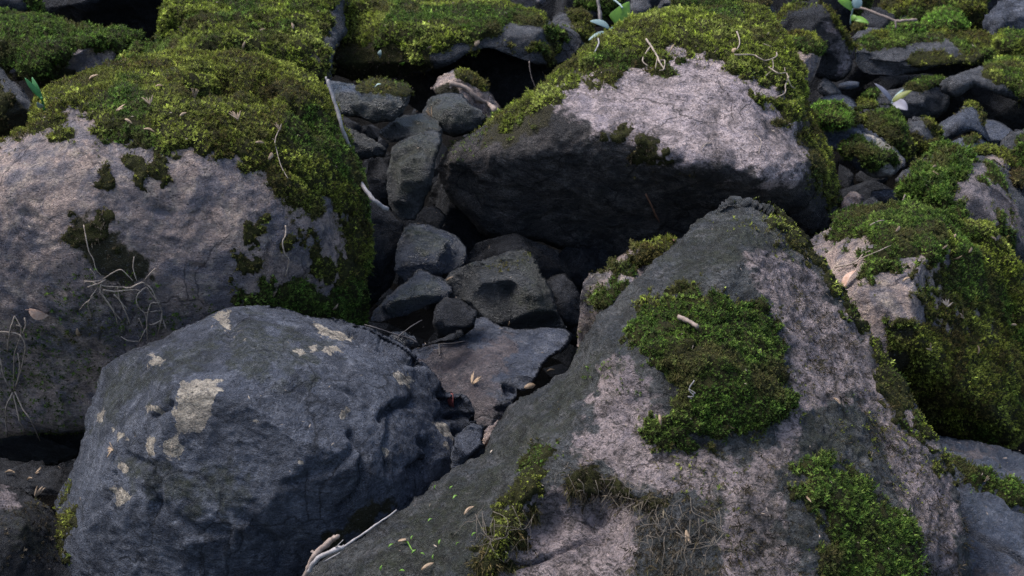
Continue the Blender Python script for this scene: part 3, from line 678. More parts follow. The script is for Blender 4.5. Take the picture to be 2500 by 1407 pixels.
rock("boulder", "broad blue grey foreground boulder flecked with tan chips, at the bottom left", BO, 'blue',
  [(560,752),(600,746),(645,743),(700,752),(750,768),(830,783),(900,798),(960,828),(1010,858),(1060,908),(1092,948),(1140,965),(1162,1010),(1172,1050),(1178,1100),(1130,1200),(1080,1330),(980,1480),(760,1560),(300,1580),(60,1560),(108,1420),(113,1330),(128,1250),(150,1190),(188,1120),(204,1060),(210,1010),(233,960),(250,908),(320,858),(400,828),(480,783)],
  2.36, [(640,745,.40),(480,785,.36),(830,785,.40),(960,830,.38),(320,860,.28),(1080,950,.34),
   (600,830,.17),(800,860,.19),(950,900,.22),(450,870,.15),(1040,960,.24),
   (350,950,.07),(500,950,.03),(700,950,.04),(900,980,.08),(1050,1020,.18),(1150,1030,.3),
   (250,1000,.17),(210,1100,.28),(300,1100,.07),(500,1100,-.02),(700,1100,-.02),(900,1100,.02),(1050,1130,.09),(1150,1120,.22),
   (200,1250,.15),(130,1300,.26),(350,1300,.02),(600,1300,0),(800,1280,.04),(950,1230,.07),(400,1480,.09),(120,1480,.25),(750,1420,.12),(1000,1350,.12),(880,1350,.09)],
  rim=(40,.08), back=.6, step=5,
  tan=[[(440,925),(455,935),(490,930),(550,930),(530,955),(520,985),(510,1040),(495,1055),(440,1050),(425,1020),(432,975)], [(400,1085),(425,1075),(440,1100),(425,1118),(400,1112)], [(352,1072),(365,1070),(365,1098),(355,1098)], [(350,880),(375,862),(400,868),(385,890),(360,890)], [(770,795),(800,805),(850,805),(855,825),(820,825),(790,815)], [(720,850),(745,855),(735,865)], [(750,840),(770,845),(760,855)], [(795,845),(850,850),(800,858)], [(530,780),(560,770),(560,785),(540,792)], [(965,915),(990,910),(1010,930),(990,940),(970,935)], [(830,1015),(850,995),(855,1005),(838,1025)], [(275,1205),(300,1200),(315,1220),(300,1238),(280,1230)], [(308,1228),(328,1240),(318,1245)], [(600,1028),(630,1022),(625,1032)], [(300,1140),(312,1140),(310,1155)], [(232,1010),(250,1000),(255,1010),(240,1022)], [(280,1050),(295,1060),(285,1070)], [(365,995),(380,990),(378,1005)], [(1060,1040),(1085,1030),(1100,1060),(1090,1090),(1065,1070)], [(940,1095),(950,1100),(945,1115)], [(720,1130),(745,1128),(735,1140)], [(570,815),(600,810),(590,822)]],
  alg=[[(240,920),(420,840),(560,800),(500,900),(320,1000),(230,1050)], [(300,1100),(420,1140),(600,1120),(560,1260),(330,1180)], [(600,780),(800,830),(760,920),(560,900)]],
  moss=[([[(100,1560),(108,1400),(118,1300),(140,1210),(165,1200),(160,1290),(150,1400),(170,1560)]], dict(pal='olive', thick=.008, dens=36000))],
  stain=[[(800,1290),(900,1230),(980,1240),(860,1320),(760,1380)]],
  grooves=[([(870,812),(930,832),(990,868),(1030,885)],11,.03), ([(885,840),(945,865)],6,.014), ([(1090,965),(1110,985),(1080,1010)],18,.03), ([(860,1060),(900,1110),(880,1180),(830,1240)],10,.014), ([(930,1020),(965,990),(1010,985)],8,.018), ([(965,990),(940,1100),(950,1150)],7,.012), ([(370,1020),(400,1005),(415,985)],9,.018), ([(560,800),(575,850)],16,.010), ([(310,1110),(370,1140),(395,1190),(380,1260)],9,.010), ([(255,1215),(270,1190),(275,1150)],7,.012), ([(600,1270),(680,1330),(690,1380)],14,.014), ([(1040,1080),(1060,1110),(1020,1150)],14,.022), ([(1110,1010),(1170,1025)],7,.02), ([(1120,1060),(1160,1080)],8,.018), ([(430,890),(480,870),(540,880)],7,.008), ([(820,950),(870,960)],5,.006), ([(700,1180),(800,1140),(860,1100)],12,.010), ([(400,1240),(480,1300),(560,1310)],18,.010)],
  rough=(.008,.0035,.004), wfreq=4.0, cuts=(16,.86,.97))

rock("mossy_boulder", "rounded right hand boulder with a lilac window in its moss", BO, 'lilac',
  [(1900,640),(1980,582),(2040,548),(2060,530),(2130,510),(2200,504),(2270,520),(2320,540),(2390,553),(2440,588),(2470,640),(2482,690),(2505,730),(2560,820),(2600,920),(2570,1050),(2430,1082),(2380,1092),(2300,1065),(2200,1040),(2050,900),(1920,760)],
  2.95, [(2060,530,.26),(2200,505,.36),(2320,545,.32),(2420,580,.34),(2480,680,.36),(2560,850,.36),
   (2000,600,.1),(2150,580,.14),(2300,620,.08),(2400,700,.1),(2100,700,0),(2250,720,-.03),(2350,800,-.03),(2450,800,.1),(2200,850,-.04),(2300,950,.04),(2450,950,.15),(2400,1050,.2),(2200,1000,.06),(2560,1000,.3)],
  rim=(38,.08), back=.55,
  moss=[([[(2035,560),(2060,520),(2200,490),(2300,520),(2320,560),(2310,620),(2230,640),(2180,670),(2110,680),(2100,640),(2130,600),(2050,590)]], dict(pal='green', thick=.020)),
        ([[(2290,530),(2400,540),(2470,600),(2500,700),(2600,850),(2600,1060),(2540,900),(2480,830),(2420,760),(2340,720),(2310,660),(2330,600)]], dict(pal='bright', thick=.016)),
        ([[(2310,710),(2420,740),(2520,850),(2580,950),(2560,1080),(2400,1100),(2300,1080),(2230,1000),(2180,900),(2150,820),(2230,790),(2290,800),(2270,760)]], dict(pal='olive', thick=.010, amp=75, feather=40))],
  stain=[[(2150,830),(2300,800),(2560,850),(2560,1080),(2300,1080)]])

rock("rock_slab", "layered blue grey slab with a mossy crack in the bottom right corner", "slab", 'slate',
  [(2250,1080),(2300,1062),(2360,1078),(2420,1090),(2480,1105),(2560,1130),(2640,1200),(2640,1580),(2300,1580),(2200,1400)],
  2.62, [(2290,1065,.34),(2420,1090,.34),(2560,1130,.32),(2320,1120,.2),(2480,1180,.18),(2600,1230,.18),(2340,1165,.16),(2500,1240,.10),(2350,1200,.05),(2500,1300,.0),(2500,1450,-.12),(2350,1400,-.05),(2620,1500,-.14),(2300,1560,-.1)],
  moss=[([[(2310,1120),(2360,1135),(2440,1165),(2520,1190),(2520,1220),(2440,1190),(2330,1150)]], dict(pal='vivid', thick=.008, amp=14))],
  grooves=[([(2320,1168),(2420,1190),(2520,1235),(2620,1270)],12,.035), ([(2350,1195),(2440,1230),(2560,1260)],7,.012), ([(2330,1270),(2430,1330),(2560,1400)],7,.016), ([(2400,1100),(2500,1150)],8,.016)],
  alt=[[(2330,1080),(2420,1090),(2440,1120),(2340,1110)], [(2430,1385),(2560,1395),(2560,1450),(2420,1440)]], rough=(.012,.01,.005))

# ---- right hand bank
CR = dict(rim=(22, .06))
rock("mossy_rock", "pinkish grey rock with dark moss collar, above the lilac windowed boulder", RK, 'grey',
  [(2185,480),(2205,440),(2228,402),(2290,368),(2350,370),(2420,388),(2480,420),(2560,470),(2600,600),(2520,680),(2470,660),(2400,600),(2300,560),(2220,520)],
  3.5, [(2230,410,.2),(2350,375,.3),(2480,420,.3),(2560,500,.3),(2250,480,.06),(2380,470,.04),(2450,520,.04),(2330,520,.06),(2500,600,.12),(2200,490,.14)], **CR,
  alt=[[(2330,440),(2380,410),(2440,440),(2500,520),(2540,600),(2440,580),(2370,530),(2340,500)]],
  moss=[([[(2205,480),(2215,430),(2260,390),(2300,365),(2360,370),(2370,410),(2330,430),(2330,460),(2350,520),(2345,560),(2230,530)]], dict(pal='green', thick=.018, size=.0055)),
        ([[(2370,530),(2440,530),(2470,570),(2480,640),(2420,610)], [(2410,415),(2450,420),(2460,460),(2420,450)]], dict(pal='green', thick=.01))])
rock("mossy_rock", "slanting pale edged slab with a dark green moss pad, beside the central boulder's right flank", "slab", 'slate',
  [(1990,330),(2030,300),(2065,288),(2110,308),(2170,345),(2212,388),(2200,415),(2150,437),(2110,420),(2060,380),(2010,365)],
  3.95, [(2000,330,.1),(2065,292,.14),(2170,345,.1),(2205,392,.05),(2060,350,.02),(2120,380,-.04),(2150,430,.0),(2050,375,.08)], rim=(14,.04),
  tan=[[(2120,310),(2170,340),(2210,385),(2200,400),(2150,355)], [(2130,410),(2195,400),(2190,420),(2150,438),(2120,425)]],
  moss=[([[(2055,365),(2085,330),(2120,335),(2180,370),(2190,395),(2150,410),(2110,405)]], dict(pal='green', thick=.014))], smooth=2)
rock("mossy_rock", "small vivid green moss hump touching the central boulder's right edge", RK, 'slate',
  [(1975,300),(1990,262),(2020,256),(2050,262),(2080,285),(2095,310),(2050,330),(1990,330)], 3.98, auto=(.12,.03,.03), **CR,
  moss=[([[(1960,320),(1985,245),(2060,250),(2100,300),(2040,312)]], dict(pal='vivid', thick=.012))])
rock("mossy_rock", "rusty olive moss covered two lobed rock, between the slanting slab and round dark rock", RK, 'grey',
  [(2085,300),(2100,275),(2130,270),(2150,262),(2185,268),(2205,300),(2225,345),(2245,385),(2225,420),(2180,400),(2120,330)], 4.08, auto=(.14,.05,.05), **CR,
  moss=[([[(2080,310),(2095,262),(2190,255),(2225,330),(2235,370),(2190,370),(2130,330)]], dict(pal='olive', thick=.016))])
rock("rock", "smooth round blue grey cobble above the vivid green moss hump", RK, 'blue',
  [(1985,275),(1998,245),(2030,234),(2065,236),(2090,255),(2100,285),(2060,300),(2000,300)], 4.25, auto=(.12,.05,.05), rim=(20,.05), rough=(.008,.003,.002))
rock("mossy_rock", "tiny ochre moss tuft rock right of the blue grey cobble", RK, 'grey',
  [(2092,262),(2105,250),(2125,252),(2138,265),(2130,285),(2100,285)], 4.3, auto=(.06,.03,.02), rim=(12,.03),
  moss=[([[(2088,262),(2105,245),(2135,252),(2142,270),(2100,280)]], dict(pal='olive', thick=.01))])
rock("mossy_rock", "round dark rock with a mossy right shoulder, left of the pointed blue rock", RK, 'grey',
  [(2205,330),(2215,292),(2240,285),(2270,290),(2295,315),(2305,350),(2312,372),(2270,385),(2220,380)], 4.1, auto=(.1,.05,.05), **CR,
  moss=[([[(2250,285),(2300,310),(2315,375),(2260,385),(2215,370),(2220,325),(2280,340)]], dict(pal='olive', thick=.010))])
rock("rock", "pointed blue grey rock with a moss tipped apex", RK, 'blue',
  [(2275,320),(2290,298),(2330,272),(2355,255),(2380,256),(2398,285),(2410,320),(2425,355),(2400,345),(2370,320),(2330,335),(2300,345)], 4.25,
  [(2290,300,.1),(2360,258,.1),(2395,290,.1),(2420,345,.08),(2350,300,-.02),(2385,310,.0),(2310,335,.02),(2370,325,.05)], rim=(12,.04), rough=(.01,.01,.003),
  moss=[([[(2335,272),(2360,248),(2385,252),(2405,285),(2402,310),(2385,265),(2360,262)]], dict(pal='olive', thick=.008, amp=10))], smooth=2)
rock("rock", "flat blue grey rock tucked below the pointed rock", RK, 'blue',
  [(2305,375),(2320,345),(2360,330),(2395,335),(2415,358),(2420,385),(2370,395),(2320,395)], 4.02, auto=(.1,.04,.04), rim=(14,.04),
  moss=[([[(2352,340),(2390,332),(2385,345),(2360,352)]], dict(pal='olive', thick=.006, amp=8))], rough=(.01,.01,.003), smooth=2)
rock("rock", "smooth grey rock behind the pointed rock's right side", RK, 'slate',
  [(2390,310),(2410,298),(2440,302),(2470,320),(2490,345),(2460,380),(2415,370)], 4.5, auto=(.1,.05,.05), rim=(18,.05), rough=(.01,.006,.003))
rock("mossy_rock", "grey rock with a mossy foot against the right frame edge", RK, 'grey',
  [(2435,360),(2450,330),(2480,315),(2540,312),(2620,340),(2620,430),(2500,440),(2445,420)], 4.1, auto=(.12,.05,.05), **CR,
  moss=[([[(2440,375),(2480,365),(2500,340),(2620,350),(2620,440),(2450,430)]], dict(pal='green', thick=.012))])
rock("mossy_rock", "small pink rock under a dark moss lip, above the dark moss collared rock", RK, 'lilac',
  [(2345,395),(2370,368),(2400,358),(2430,365),(2460,390),(2465,425),(2430,440),(2380,430)], 3.8, auto=(.1,.03,.04), rim=(16,.05),
  moss=[([[(2365,372),(2400,350),(2440,362),(2470,395),(2462,425),(2448,400),(2420,380),(2385,385)]], dict(pal='olive', thick=.012, amp=10))])
rock("mossy_rock", "small brown moss lump by the right frame edge, below the mossy footed rock", RK, 'grey',
  [(2450,430),(2470,415),(2500,418),(2560,430),(2580,480),(2500,490),(2460,460)], 3.72, auto=(.08,.04,.03), rim=(14,.04),
  moss=[([[(2445,430),(2470,410),(2520,415),(2500,450),(2465,455)]], dict(pal='brown', thick=.01))])
rock("mossy_boulder", "long flat boulder with a mossy top in the upper right", BO, 'grey',
  [(2080,130),(2088,108),(2115,88),(2170,79),(2250,82),(2330,78),(2400,85),(2440,105),(2445,135),(2430,158),(2350,166),(2290,172),(2230,184),(2130,190),(2092,168)], 4.9,
  [(2100,100,.2),(2170,80,.3),(2330,80,.32),(2430,105,.26),(2100,130,.04),(2200,118,.02),(2320,118,.02),(2420,130,.06),(2150,160,.03),(2300,155,.03),(2200,180,.08),(2420,155,.1)], **CR,
  moss=[([[(2080,120),(2110,78),(2200,72),(2420,72),(2450,110),(2440,150),(2400,130),(2340,110),(2330,95),(2280,92),(2230,100),(2200,115),(2150,105)]], dict(pal='olive', thick=.012)),
        ([[(2240,125),(2310,120),(2350,150),(2260,160),(2210,150)], [(2340,130),(2430,130),(2430,165),(2350,160)]], dict(pal='olive', thick=.006, dens=34000))], smooth=2)
rock("boulder", "upright dark boulder with a knobbed crest, behind the central boulder's shoulder", BO, 'dark',
  [(1880,90),(1895,50),(1920,14),(1970,0),(2010,0),(2035,25),(2055,60),(2080,90),(2090,130),(2078,180),(2040,205),(1990,190),(1940,130)], 4.55,
  [(1900,50,.14),(1970,5,.2),(2020,10,.1),(2010,40,.0),(2025,80,-.02),(2040,110,.02),(1960,60,.06),(1950,110,.12),(2000,140,.16),(2080,110,.14),(2060,160,.12),(1940,20,.2)], **CR, rough=(.02,.014,.004),
  alt=[[(2025,60),(2080,90),(2085,140),(2060,190),(2040,140)]],
  moss=[([[(2015,-10),(2045,20),(2085,85),(2088,130),(2060,90),(2030,40)], [(1895,50),(1920,8),(2000,-5),(1960,15),(1915,40)]], dict(pal='olive', thick=.006, amp=10))], smooth=2)
rock("mossy_rock", "small green topped rock wedged between the central boulder and the upright dark boulder", RK, 'lilac',
  [(1900,130),(1915,98),(1945,88),(1980,95),(2002,125),(1995,170),(1975,215),(1930,210),(1905,180)], 4.25, auto=(.12,.06,.05), **CR,
  moss=[([[(1900,120),(1925,80),(1990,88),(2010,125),(1980,135),(1930,120)]], dict(pal='olive', thick=.014))])
rock("mossy_boulder", "overhanging mossy boulder at the right frame edge over a black hollow", BO, 'grey',
  [(2300,215),(2320,188),(2370,165),(2440,154),(2520,150),(2620,165),(2640,260),(2560,275),(2490,245),(2440,225),(2380,205),(2335,225)], 4.6,
  [(2320,190,.12),(2440,158,.28),(2600,170,.3),(2340,205,.06),(2420,195,.0),(2520,215,.0),(2600,250,.06),(2480,240,.06)], rim=(18,.05),
  moss=[([[(2400,160),(2480,140),(2620,150),(2630,250),(2520,250),(2460,220),(2410,190)]], dict(pal='bright', thick=.014))])
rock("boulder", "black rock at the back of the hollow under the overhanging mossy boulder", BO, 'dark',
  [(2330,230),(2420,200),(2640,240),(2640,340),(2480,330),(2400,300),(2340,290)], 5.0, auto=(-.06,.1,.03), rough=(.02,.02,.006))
rock("mossy_rock", "shaded rock behind the two leaved seedling, mossy along its top", RK, 'grey',
  [(2085,265),(2100,240),(2150,225),(2220,208),(2280,195),(2310,205),(2322,235),(2312,270),(2270,300),(2200,295),(2120,285)], 4.75, auto=(.12,.1,.05), **CR,
  moss=[([[(2095,255),(2110,230),(2150,222),(2140,245)], [(2205,215),(2270,188),(2315,200),(2325,235),(2300,215),(2240,222)]], dict(pal='green', thick=.012, amp=14))])
rock("rock", "small dim rock in the shadow under the upright dark boulder", RK, 'grey',
  [(1990,225),(2000,195),(2020,185),(2045,210),(2060,240),(2030,250)], 4.65, auto=(.05,.05,.03), rim=(12,.04))
rock("rock", "thin pale flat stone lying in the dark gap right of the upright boulder", RK, 'slate',
  [(2040,212),(2060,202),(2090,200),(2098,208),(2080,218),(2050,220)], 4.8, auto=(.06,.02,.01), rim=(6,.015), rough=(.004,.003,.002))
# far back row
def far(label, out, d, mat='grey', moss=None, pal='olive', auto=(.16, .06, .06), nm=None, **kw):
    rock(nm or ("mossy_rock" if moss else "rock"), label, RK, mat, out, d, auto=auto, rim=(20, .06), step=6,
         moss=[(moss, dict(pal=pal, thick=.014))] if moss else (), **kw)
far("moss draped rock in the back row, below the fallen brown twig's tip", [(2150,60),(2170,10),(2220,-30),(2280,-10),(2310,30),(2330,70),(2300,100),(2180,100)], 5.5, moss=[[(2140,70),(2165,0),(2220,-40),(2290,-10),(2320,40),(2290,70),(2240,50),(2190,40)]])
far("steep olive moss bank rock in the back row, left of the blue grey corner rock", [(2280,60),(2290,10),(2340,-40),(2400,-20),(2400,40),(2390,80),(2340,90)], 5.6, moss=[[(2270,60),(2285,-10),(2340,-50),(2400,-30),(2405,70),(2340,90)]])
far("bright green moss dome behind the long flat boulder", [(2255,75),(2275,45),(2310,38),(2345,55),(2360,80),(2320,95),(2270,95)], 5.2, moss=[[(2250,70),(2275,35),(2320,30),(2365,80),(2300,95)]], pal='vivid')
far("thin bright moss ridge rock resting behind the long flat boulder", [(2155,80),(2180,65),(2215,60),(2250,72),(2270,85),(2220,95),(2170,95)], 5.1, moss=[[(2150,78),(2180,58),(2230,58),(2275,85),(2210,85)]], pal='vivid')
far("blue grey rock in the upper right corner", [(2400,70),(2415,30),(2450,8),(2500,0),(2600,10),(2600,110),(2500,110),(2430,105)], 5.3, mat='blue', facet=.02)
far("bright moss mound at the right frame edge, behind the long flat boulder", [(2420,110),(2440,80),(2480,75),(2540,100),(2620,130),(2620,180),(2480,175),(2440,150)], 5.0, moss=[[(2420,110),(2440,70),(2490,68),(2640,120),(2620,180),(2460,170)]], pal='bright')
far("dark rock under the fallen brown twig", [(2080,75),(2095,35),(2140,20),(2190,40),(2200,80),(2150,95),(2100,95)], 5.4, mat='dark', moss=[[(2080,70),(2090,45),(2120,60),(2110,85)]])
far("grey slab left of the long flat boulder's top", [(2065,100),(2090,78),(2140,70),(2170,75),(2160,95),(2110,115),(2080,120)], 5.15, mat='grey')
far("moss topped rock in the back row, behind the central boulder's moss crest", [(1595,45),(1605,10),(1630,-15),(1700,-30),(1780,-20),(1800,20),(1790,50),(1680,60)], 5.0, moss=[[(1640,10),(1660,-40),(1790,-30),(1810,30),(1700,35)]])
far("brown mossy rock in the back row, left of the upright dark boulder", [(1780,35),(1800,0),(1840,-15),(1885,5),(1900,40),(1870,70),(1810,60)], 5.1, moss=[[(1790,20),(1810,-10),(1880,-5),(1880,20),(1830,20)]], pal='brown')
far("grey rounded rock in the back row, behind the long low boulder's right end", [(1180,-10),(1200,-60),(1280,-80),(1345,-50),(1338,-5),(1320,25),(1290,38),(1220,20)], 4.9, mat='lilac')
far("small olive moss rock right of the long low boulder, below the broad leaved plant", [(1335,80),(1350,40),(1390,28),(1420,38),(1440,70),(1440,120),(1410,150),(1360,130)], 4.5, moss=[[(1380,30),(1420,25),(1450,70),(1445,130),(1420,100),(1390,60)]])
far("shadowed moss rock behind the broad leaved plant", [(1400,20),(1430,-30),(1500,-50),(1540,-30),(1545,20),(1520,60),(1450,60)], 5.4, moss=[[(1395,10),(1430,-40),(1490,-50),(1470,10),(1420,25)], [(1480,0),(1520,0),(1510,50),(1480,40)]], pal='green')
far("dim grey rock in the back row, right of the broad leaved plant", [(1530,40),(1540,-10),(1565,-30),(1590,0),(1590,40),(1565,65)], 5.2, mat='grey')
far("big shaded rock closing the back row above the upright dark boulder", [(1850,10),(1900,-60),(2000,-90),(2110,-60),(2120,20),(2080,70),(1960,80)], 5.9, mat='dark', moss=[[(2040,-60),(2120,-50),(2130,60),(2080,60),(2060,0)]])
far("shaded rock behind the far moss bank, at the top edge", [(2200,0),(2260,-70),(2400,-100),(2520,-70),(2560,10),(2440,60),(2280,50)], 6.2, mat='dark')
far("dark stone behind the double humped boulder, at the top edge", [(760,10),(840,-60),(1000,-90),(1200,-80),(1200,0),(1000,40),(820,50)], 5.2, mat='grey')
far("dark stone at the top edge behind the back row of moss rocks", [(1300,20),(1340,-80),(1500,-110),(1660,-90),(1700,0),(1560,60),(1380,60)], 6.0, mat='dark')

# ---- stones down in the dark cleft
def cleft(label, out, d, pts=None, mat='damp_shade_grey', nm="rock", **kw):
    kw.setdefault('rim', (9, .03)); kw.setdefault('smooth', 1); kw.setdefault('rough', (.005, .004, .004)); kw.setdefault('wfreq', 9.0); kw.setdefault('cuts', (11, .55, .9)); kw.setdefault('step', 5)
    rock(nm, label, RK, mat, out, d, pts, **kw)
cleft("blue grey rock with a mossy top, highest in the cleft by the pale twig", [(795,215),(800,196),(835,200),(870,204),(905,194),(940,198),(1002,210),(1006,235),(985,268),(960,295),(915,302),(860,285),(820,275),(800,250)], 3.5,
  [(800,200,.12),(900,198,.16),(1000,212,.12),(850,245,.0),(930,240,-.02),(985,250,.04),(870,285,.08),(930,298,.06)], mat='damp', nm="mossy_rock",
  moss=[([[(870,210),(900,188),(1000,205),(1005,235),(940,225),(880,228)]], dict(pal='olive', thick=.006, dens=30000))], alg=[[(800,220),(1000,230),(960,300),(820,280)]])
cleft("dim grey rock under the highest cleft rock, against the pale boulder's right side", [(830,330),(838,303),(880,322),(920,345),(948,366),(938,385),(880,392),(840,385)], 3.45, auto=(.12,.04,.04))
cleft("lilac topped rock in the cleft carrying a rusty stick", [(1050,215),(1068,185),(1110,168),(1150,178),(1190,212),(1210,245),(1228,272),(1200,300),(1130,290),(1070,250)], 3.8,
  [(1070,190,.1),(1110,172,.16),(1190,215,.12),(1220,270,.12),(1120,205,.0),(1160,240,.02),(1100,240,.08),(1170,280,.06)], mat='lilac', nm="mossy_rock",
  moss=[([[(1110,185),(1140,172),(1195,210),(1180,225),(1140,205)]], dict(pal='olive', thick=.008, amp=8))], stain=[[(1060,210),(1120,220),(1120,280),(1060,240)]])
cleft("domed dark olive rock in the cleft, below the rock with the rusty stick", [(1030,275),(1048,240),(1085,228),(1125,230),(1150,255),(1175,268),(1190,290),(1170,320),(1110,335),(1050,315)], 3.6, auto=(.12,.06,.05), rim=(24,.06), alg=[[(1040,240),(1140,235),(1150,300),(1050,300)]])
cleft("flat edged dark rock in the cleft, left of the domed olive rock", [(920,325),(950,300),(985,280),(1040,275),(1075,290),(1080,325),(1060,350),(1000,345),(950,345)], 3.52,
  [(925,325,.05),(985,282,.14),(1060,285,.14),(960,315,-.02),(1020,305,.0),(1070,320,.02),(980,340,.05),(1050,340,.05)], alg=[[(980,285),(1070,285),(1070,330),(980,310)]])
cleft("tall upright olive tinted rock in the cleft, beside the central boulder's left tip", [(942,430),(955,360),(975,340),(1010,330),(1055,316),(1076,325),(1078,350),(1066,390),(1052,450),(1035,510),(1015,540),(975,542),(948,500)], 3.36,
  [(960,360,.08),(1060,322,.12),(1072,350,.08),(1000,400,.0),(1040,440,.04),(960,450,.04),(990,520,.04),(1030,510,.08)], alg=[[(960,350),(1060,330),(1040,440),(960,480)]])
cleft("dark blue slab standing against the pale boulder's right side", [(870,500),(895,480),(945,508),(985,545),(990,600),(975,640),(955,700),(905,760),(870,760)], 3.3, auto=(.12,.08,.03), mat='dark')
cleft("dark cobble behind the pale twig's lower end", [(880,450),(900,430),(945,440),(950,490),(930,520),(890,500)], 3.5, auto=(.06,.05,.03), mat='dark')
cleft("square blocky grey green rock in the cleft under the central boulder's overhang", [(960,660),(966,610),(985,555),(1000,545),(1040,546),(1085,562),(1120,580),(1142,602),(1138,640),(1110,668),(1050,680),(1000,700)], 3.22,
  [(990,552,.1),(1060,555,.14),(1135,600,.12),(1000,600,.0),(1080,610,.0),(1120,640,.04),(1000,670,.02),(1090,665,.05)], mat='damp', alg=[[(985,550),(1080,560),(1100,620),(1000,610)]])
cleft("wedge shaped blue grey rock in the cleft, its point aimed at the pale boulder", [(900,785),(912,760),(940,728),(990,690),(1022,652),(1055,668),(1105,692),(1108,712),(1080,735),(1040,745),(1000,765),(945,785)], 3.06,
  [(910,775,.04),(1022,658,.16),(1100,695,.14),(960,730,.02),(1030,710,.0),(1080,725,.0),(960,775,.03),(1020,752,.03)], mat='damp', alg=[[(940,740),(1060,670),(1060,720),(960,770)]], rim=(10,.03))
cleft("large humped rock with a moss streak, in the middle of the cleft", [(1080,690),(1095,665),(1150,640),(1205,626),(1245,610),(1282,610),(1308,630),(1325,670),(1345,705),(1360,750),(1385,800),(1360,830),(1250,830),(1150,800),(1090,730)], 3.1,
  [(1090,670,.1),(1200,630,.14),(1270,612,.16),(1320,660,.12),(1375,790,.08),(1150,665,-.01),(1230,650,-.02),(1290,680,.0),(1150,700,.06),(1240,700,.09),(1300,720,.02),(1200,750,.06),(1320,780,.02),(1250,800,.06)], nm="mossy_rock",
  moss=[([[(1180,655),(1240,640),(1285,612),(1290,630),(1250,655),(1200,662)]], dict(pal='olive', thick=.004, amp=10, dens=30000))], alg=[[(1150,640),(1320,630),(1370,790),(1250,760),(1280,680)]])
cleft("small black rock below the wedge shaped cleft rock", [(1055,790),(1065,745),(1090,728),(1130,735),(1165,760),(1160,800),(1120,830),(1070,825)], 2.98, auto=(.06,.06,.03), mat='dark')
cleft("dark angular rock deep in the cleft, left of the moss tufted side block", [(1320,700),(1345,672),(1380,668),(1410,700),(1430,760),(1430,850),(1370,830),(1340,760)], 3.2, auto=(.08,.08,.04), mat='dark')
cleft("moss tufted lilac side block leaning against the pointed boulder's left edge", [(1412,800),(1418,690),(1435,665),(1480,655),(1500,635),(1550,605),(1600,598),(1660,600),(1700,640),(1640,740),(1520,850),(1440,900),(1410,860)], 2.85,
  [(1420,690,.1),(1500,640,.12),(1600,600,.16),(1640,610,.2),(1460,720,.0),(1520,700,.0),(1450,820,.03),(1560,650,.05),(1420,840,.08)], mat='lilac', nm="mossy_rock", rim=(24,.07),
  moss=[([[(1475,660),(1510,632),(1560,598),(1650,590),(1640,650),(1560,680),(1530,665)], [(1450,740),(1500,690),(1560,690),(1510,750),(1460,760)]], dict(pal='olive', thick=.014)), ([[(1420,800),(1470,770),(1470,830),(1430,850)]], dict(pal='olive', thick=.004, dens=18000))], alg=[[(1415,690),(1470,660),(1450,860),(1410,860)]])
rock("rock_slab", "flat two toned slab lying between the two foreground boulders", "slab", 'slate',
  [(1000,860),(1040,840),(1115,825),(1112,800),(1150,780),(1185,772),(1215,790),(1260,802),(1340,802),(1385,808),(1392,828),(1375,855),(1330,890),(1310,930),(1260,968),(1235,1010),(1215,1050),(1180,1080),(1120,1060),(1050,960),(1000,900)], 2.80,
  [(1130,790,.3),(1250,805,.28),(1385,815,.26),(1060,850,.22),(1200,880,.12),(1300,900,.12),(1100,930,.12),(1200,980,.02),(1200,1050,-.04),(1100,1020,.04)], rim=(10,.03), back=.12,
  alt=[[(1040,860),(1130,850),(1210,815),(1250,825),(1235,860),(1230,920),(1210,980),(1230,1010),(1180,1070),(1050,960)]],
  grooves=[([(1240,960),(1225,935),(1270,960)],6,.016), ([(1210,1000),(1235,1000)],5,.01)], rough=(.006,.006,.003))
cleft("small blue grey cobble among twigs at the cleft's near end", [(945,835),(955,810),(985,805),(1015,822),(1025,845),(990,860),(955,855)], 2.85, auto=(.06,.04,.03), mat='damp')
cleft("thin brown edged flake propped in front of the small black cleft rock", [(1000,850),(1040,835),(1100,812),(1125,800),(1135,815),(1110,835),(1050,848)], 2.92, auto=(.08,.02,.02), rim=(7,.02), back=.04, mat='dark')
cleft("broken dark chunk lodged at the blue grey boulder's right end", [(1095,1100),(1110,1060),(1150,1030),(1180,1040),(1178,1080),(1190,1110),(1150,1160),(1100,1160)], 2.52, auto=(.06,.05,.05), mat='blue')
cleft("pale split stone wedged between the slab and the pointed boulder", [(1160,1090),(1175,1050),(1205,1030),(1225,1020),(1210,1055),(1195,1090),(1175,1105)], 2.6, auto=(.08,.03,.02), rim=(7,.02), mat='lilac')
# ---- lower left corner
cleft("damp ledge stone under the pale boulder at the lower left, strewn with husks", [(-120,1135),(-20,1122),(100,1128),(200,1138),(230,1180),(150,1215),(0,1210),(-120,1215)], 2.7, [(-50,1125,.25),(150,1135,.25),(-50,1165,.1),(130,1165,.1),(0,1200,.0),(150,1205,.05)], mat='dark', rough=(.012,.02,.006))
cleft("wet dark rock at the left frame edge below the damp ledge stone", [(-120,1200),(-20,1178),(40,1190),(90,1215),(140,1250),(170,1330),(180,1580),(-120,1580)], 2.5,
  [(-60,1185,.2),(60,1205,.2),(-40,1240,.03),(60,1280,.02),(130,1330,.1),(0,1380,-.05),(100,1450,.0),(-60,1500,-.1)], mat='dark', nm="mossy_rock", smooth=3, alt=[[(-100,1190),(20,1185),(40,1220),(0,1245),(-100,1240)]],
  moss=[([[(20,1240),(80,1225),(140,1290),(120,1370),(0,1360),(-40,1300)]], dict(pal='dead', thick=.004, dens=14000, amp=40))], grooves=[([(-60,1205),(0,1205),(60,1222)],6,.014)])
